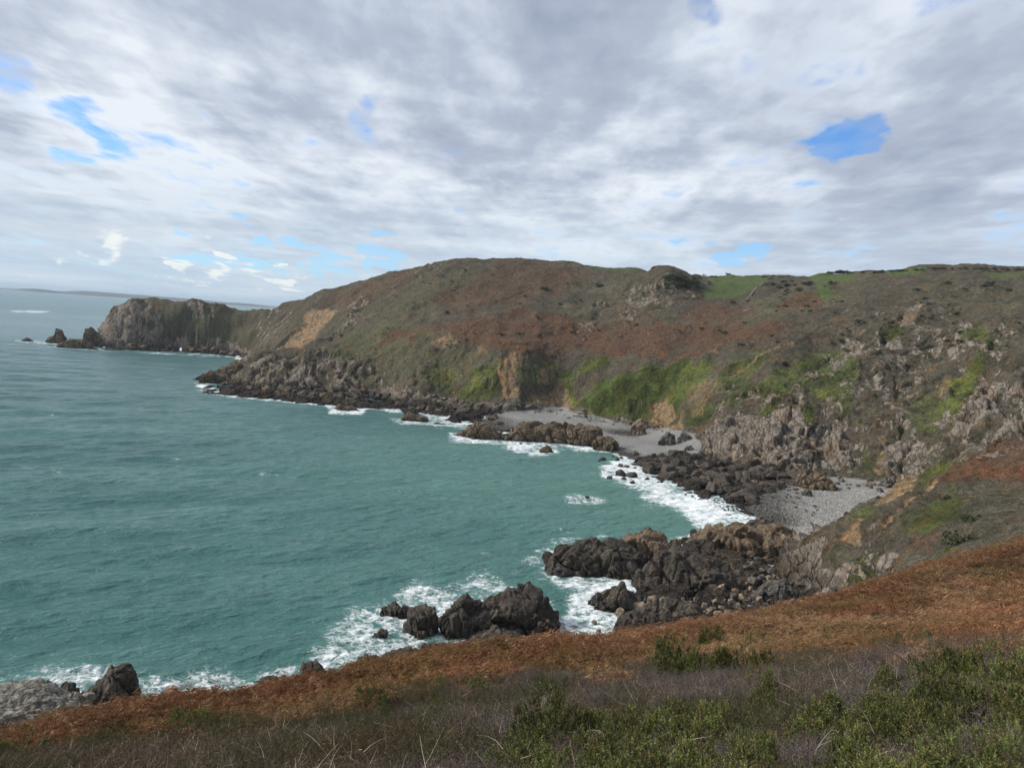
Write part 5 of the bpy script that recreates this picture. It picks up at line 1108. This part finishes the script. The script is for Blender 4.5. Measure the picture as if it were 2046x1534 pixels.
for px, py, sz, pr, lb in (
 (1480, 1328, 95, GM[0], 'dark green gorse bush standing against the bracken, right of its twin'),
 (1395, 1335, 80, GM[1], 'green gorse bush between two others on the bracken edge'),
 (1350, 1335, 85, GT, 'upright gorse bush with spiky tips, left of the twin bushes'),
 (1430, 1292, 48, GM[2], 'small gorse bush alone in the bracken above the three bushes'),
 (1662, 1292, 34, GM[3], 'tiny gorse sprig alone in bracken above the heather band'),
 (1822, 1286, 34, GM[1], 'left of two tiny gorse sprigs in bracken at the right'),
 (1862, 1286, 36, GM[0], 'right of two tiny gorse sprigs in bracken at the right'),
 (1515, 1385, 80, GB, 'brownish gorse bush just left of the purple heather band'),
 (1130, 1365, 30, GD, 'small black green gorse tuft at the middle of the bracken edge'),
 (1172, 1362, 36, GD, 'second small black green tuft, just right of the first'),
 (1090, 1372, 26, GD, 'smallest dark tuft at the bracken edge'),
 (725, 1415, 68, GD, 'dark feathery gorse bush at the edge of the bracken, left of centre'),
 (765, 1422, 52, GD, 'dark gorse clump touching the feathery one on its right'),
 (795, 1398, 30, GM[1], 'little green gorse above the dark clump'),
 (880, 1388, 40, GM[2], 'green gorse at the bracken border left of the dead stems'),
 (960, 1388, 48, GM[3], 'bushy green gorse at the bracken border near the middle'),
 (1920, 1385, 85, GY, 'bright yellow green gorse bush at the right'),
 (1900, 1352, 62, GM[2], 'tall green gorse top behind the yellow green bush'),
 (2005, 1375, 110, GM[0], 'big green gorse bush at the right edge, upper one'),
 (1845, 1392, 95, GT, 'upright gorse bush left of the yellow green bush'),
 (1690, 1500, 140, GM[1], 'large gorse bush at the lower right, left of the dense clump'),
 (1085, 1500, 130, GM[2], 'large green gorse bush at the lower left of the central clump'),
 (1560, 1515, 110, GB, 'browned gorse bush with dry tips between the two gorse clumps'),
 (1520, 1440, 80, GT, 'slim upright gorse between the two foreground clumps')):
    gorse(px, py, sz, pr, lb)
for px, py, sz, k in ((1180, 1495, 110, 0), (1255, 1475, 85, 1), (1300, 1500, 120, 3), (1345, 1465, 85, 2), (1400, 1470, 120, 0), (1455, 1475, 95, 1), (1250, 1525, 120, 2), (1390, 1525, 120, 3), (1460, 1520, 110, 0), (1060, 1580, 130, 1), (1150, 1590, 130, 2), (1240, 1600, 140, 0), (1330, 1590, 130, 1), (1420, 1600, 140, 3), (1500, 1590, 120, 2), (1100, 1640, 140, 0), (1280, 1660, 140, 2), (1450, 1660, 140, 1)):
    gorse(px, py, sz, GM[k], 'green spiny gorse bush in the dense central clump at the bottom', 'central foreground gorse clump')
for px, py, sz, k in ((1750, 1470, 110, 0), (1800, 1445, 110, 1), (1860, 1470, 120, 2), (1790, 1515, 120, 3), (1890, 1520, 120, 1), (1950, 1450, 110, 3), (2020, 1450, 120, 2), (1960, 1515, 110, 0), (2035, 1520, 110, 1), (2080, 1400, 120, 2), (2100, 1480, 130, 3), (1790, 1400, 70, 3), (1955, 1405, 80, 1), (1700, 1590, 130, 0), (1790, 1600, 130, 1), (1880, 1600, 140, 2), (1970, 1600, 140, 3), (2050, 1590, 130, 0), (1740, 1660, 140, 2), (1900, 1670, 140, 1), (2030, 1670, 140, 3)):
    gorse(px, py, sz, GM[k], 'green spiny gorse bush in the dense clump at the lower right', 'right foreground gorse clump')
for px, py, sz, k in ((40, 1510, 60, 0), (120, 1500, 40, 1), (230, 1478, 44, 2), (290, 1470, 40, 3), (350, 1455, 50, 0), (395, 1448, 56, 1), (330, 1488, 44, 2), (440, 1478, 40, 3), (560, 1450, 36, 2), (620, 1470, 40, 0), (-60, 1520, 60, 1), (180, 1505, 44, 3), (655, 1448, 34, 1), (850, 1420, 44, 3), (1010, 1385, 36, 1)):
    gorse(px, py, sz, (GD if k == 2 else GM[k]), 'low green gorse bush in the strip along the lower left bracken', 'low gorse along the lower left')
for px, py, sz, k in ((1150, 1410, 60, 0), (1620, 1420, 60, 1), (1700, 1385, 60, 1), (1040, 1440, 60, 0), (940, 1500, 80, 1), (1640, 1470, 70, 0), (820, 1520, 70, 1), (2030, 1320, 50, 1), (1960, 1325, 50, 0), (1590, 1385, 46, 1)):
    gorse(px, py, sz, GB, 'browned dry gorse bush among the purple heather', 'browned gorse among the heather')
bracken(); heath()

# ------------------------------------------------------------------ far shrubs, trees on the skyline, field wall
def far_shrub(seed, n=420, sh=(1, 1, .75), leaf=.28, col=(.05, .06, .034), name='shrub', trunk=0.):
    g = np.random.default_rng(seed); k = 7; c = g.normal(size=(k, 3))*np.array([.45, .45, .18])+np.array([0, 0, .5+trunk])
    j = g.integers(0, k, n); u = g.normal(size=(n, 3)); u /= np.linalg.norm(u, axis=1, keepdims=True)
    p = (c[j]+u*g.uniform(.25, .5, (n, 1)))*np.array(sh); p[:, 2] = np.maximum(p[:, 2], .02)
    d = g.normal(size=(n, 3)); d /= np.linalg.norm(d, axis=1, keepdims=True); s = np.cross(d, g.normal(size=(n, 3))); s /= np.linalg.norm(s, axis=1, keepdims=True); l = g.uniform(.4, 1, (n, 1))*leaf
    v = np.stack([p-d*l*.5, p+s*l*.3, p+d*l*.5, p-s*l*.3], 1).reshape(-1, 3); f = (np.arange(n)*4)[:, None]+np.arange(4)
    return mesh_np('foliage' if not trunk else 'crown', v, f, MGREEN, False, {'col': np.repeat(np.array(col)*g.uniform(.6, 1.5, (n, 1)), 4, 0)})
SHM = [far_shrub(900+i) for i in range(4)]; STM = GD[1]
def shrub(px, py, w, label, group=None, k=0):
    p = hit(px, py, 110); s = w*.5*np.linalg.norm(p-np.array([0, 0, EYE]))/FPX
    o = link('shrub', SHM[k % 4], loc=(p[0], p[1], float(H(p[0], p[1]))-.1*s)); o.scale = (s, s, s*.9); o.rotation_euler = (0, 0, px % 6.28); tag(o, label, 'shrub', group)
for i, (px, py, w, lb) in enumerate(((1088, 579, 20, 'darkest round shrub high on the middle of the hill'), (1198, 573, 18, 'dark shrub right of the darkest one, high on the hill'), (930, 541, 9, 'small dark shrub just under the hill top'), (892, 626, 14, 'dark shrub on the brown slope left of the middle'), (1073, 634, 9, 'small dark shrub above the bracken band'), (1003, 670, 14, 'dark bush in the bracken band above the cliffs'), (1568, 729, 22, 'dark bush beside the pale path'), (1930, 1088, 60, 'dark green bush on the face of the near spur'), (1945, 1045, 44, 'dark green bush above the other one on the near spur'), (1890, 1000, 30, 'round green bush near the crest of the spur'))):
    shrub(px, py, w, lb, k=i)
g_ = np.random.default_rng(12)
for i in range(80):
    px, py = g_.uniform(1400, 2046), g_.uniform(565, 700)
    if px < 1600 and py < 600: continue
    shrub(px, py, g_.uniform(5, 15), 'low dark gorse bush dotted over the right hand hillside', 'gorse dotted over the right hillside', i)
for i in range(70):
    px, py = g_.uniform(720, 1380), g_.uniform(545, 700)
    shrub(px, py, g_.uniform(4, 9), 'small dark bush dotted over the middle of the hill', 'bushes dotted over the hill', i)
for i in range(60):
    px = g_.uniform(1330, 1400) if i % 2 else g_.uniform(1540, 1620); py = (g_.uniform(548, 575) if i % 2 else g_.uniform(556, 625))
    shrub(px, py, g_.uniform(9, 18), 'dense dark scrub bush beside the green fields', 'dense scrub beside the fields', i)
# windblown trees on the skyline
def skyline_tree(px, D, w, label, seed):
    p = pix_d(px, 545, D); z = float(H(p[0], p[1])); s = w*D/FPX/2
    o = bpy.data.objects.new('windblown_tree', None); COL.objects.link(o); o.location = (p[0], p[1], z-.1)
    c = link('crown', far_shrub(seed, 420, (1, .8, .55), .3, (.022, .03, .018), trunk=.75), o); c.scale = (s, s, s)
    g = np.random.default_rng(seed); m = 5
    b = np.zeros((m, 3)); b[:, 0] = g.normal(size=m)*.15; d = np.stack([g.normal(size=m)*.4, g.normal(size=m)*.3, np.ones(m)], 1); d /= np.linalg.norm(d, axis=1, keepdims=True)
    v, f, k_ = strips(b*s, d, np.full(m, .62*s), np.full(m, .09*s), np.zeros((m, 3)), 2, g, side=np.tile([1., 0, 0], (m, 1))); v2, f2, _ = strips(b*s, d, np.full(m, .62*s), np.full(m, .09*s), np.zeros((m, 3)), 2, g, side=np.tile([0., 1, 0], (m, 1)))
    v = np.concatenate([v, v2]); f = np.concatenate([f, f2+len(v2)])
    link('trunk', mesh_np('trunk', v, f, MTWIG, False, {'col': np.tile([.04, .034, .03], (len(v), 1))}), o); tag(o, label, 'tree', 'windblown trees on the skyline')
for i, (px, w) in enumerate(((1662, 16), (1676, 20), (1690, 22), (1703, 16), (1455, 12))):
    skyline_tree(px, 790 if px > 1600 else 940, w, 'dark windblown tree on the skyline' if px > 1600 else 'lone small tree on the skyline above the left field', 950+i)
for i in range(46):
    px = np.interp(i, [0, 45], [1420, 2040])+g_.normal()*5; p = None
    for D in (700,):
        ys = 520; q = hit(px, float(np.interp(px, [1130, 1300, 1440, 1560, 1750, 1900, 2046], [530, 536, 556, 553, 545, 537, 540])), 400)
    s = g_.uniform(1.2, 3.0); o = link('hedge_bush', SHM[i % 4], loc=(q[0], q[1], float(H(q[0], q[1])))); o.scale = (s*1.6, s, s*.8); tag(o, 'dark hedge bush along the skyline of the plateau', 'bush', 'hedge bushes on the skyline')
# field wall
def wall(line, h, w, name, label):
    pts = []
    for a, b in zip(line[:-1], line[1:]):
        for k in range(14): pts.append(hit(a[0]+(b[0]-a[0])*k/14, a[1]+(b[1]-a[1])*k/14, 300))
    pts = np.array(pts); n = len(pts); vs, fs = [], []
    for i, p in enumerate(pts):
        dd = pts[min(i+1, n-1)]-pts[max(i-1, 0)]; s = np.array([-dd[1], dd[0]]); s = s/(np.linalg.norm(s)+1e-6)*w/2; z = float(H(p[0], p[1])); hh = h*(.75+.5*g_.uniform())
        for q, zz in ((-1, -1), (-1, hh*.9), (-.4, hh), (.5, hh*.97), (1, hh*.85), (1, -1)): vs.append((p[0]+s[0]*q, p[1]+s[1]*q, z+zz))
    for i in range(n-1):
        for j in range(5): fs.append((i*6+j, i*6+j+1, (i+1)*6+j+1, (i+1)*6+j))
    m, t, out = newmat('field_stone'); pos = t('ShaderNodeNewGeometry').outputs['Position']; vo = t.voro(pos, 1.6)
    principled(t, out, t.mix(vo.outputs['Distance'], (.28, .26, .22), (.16, .145, .12)), .9)
    o = link(name, mesh_np(name, vs, np.array(fs), m)); tag(o, label, 'wall')
wall([(1492, 601), (1500, 590), (1508, 579), (1520, 570), (1531, 564), (1545, 558)], .9, .8, 'field_wall', 'pale dry stone field wall climbing to the skyline beside the green field')
# loose shingle, far too many to count
def shingle():
    g = np.random.default_rng(77); P_ = []
    polys = [BEACH[0][0], BEACH[1][0]]; n = 9000
    tv, tf = ico(1); tc = np.ones((len(tv), 3))
    pts = []
    for poly, m in ((polys[0], 3500), (polys[1], 6000)):
        p = np.array(poly); q = g.uniform(p.min(0), p.max(0), (m*2, 2)); q = q[poly_sd(poly, q[:, 0], q[:, 1]) > 0][:m]
        for a in q:
            w_ = pix_z(a[0], a[1], 3.2); z = float(H(w_[0], w_[1])); w_ = pix_z(a[0], a[1], z); pts.append((w_[0], w_[1], float(H(w_[0], w_[1])), a[0], a[1]))
    pts = np.array(pts); n = len(pts); dark = sst(1640, 1540, pts[:, 3])*(pts[:, 3] > 1400)
    sz = g.uniform(.10, .38, n)*(1+.6*dark); tint = np.array([.26, .25, .23])*(1-.7*dark[:, None])*g.uniform(.5, 1.4, (n, 1))
    v, f, c = stamp(tv*np.array([1, .8, .6]), tf, tc, pts[:, 0], pts[:, 1], pts[:, 2]+.02, sz, g.uniform(0, 6.28, n), tint)
    o = link('shingle', mesh_np('shingle', v, f, MTWIG, False, {'col': c})); tag(o, 'loose grey stones strewn over the two beaches', kind='stuff')
shingle()
build_sea()
build_haze()
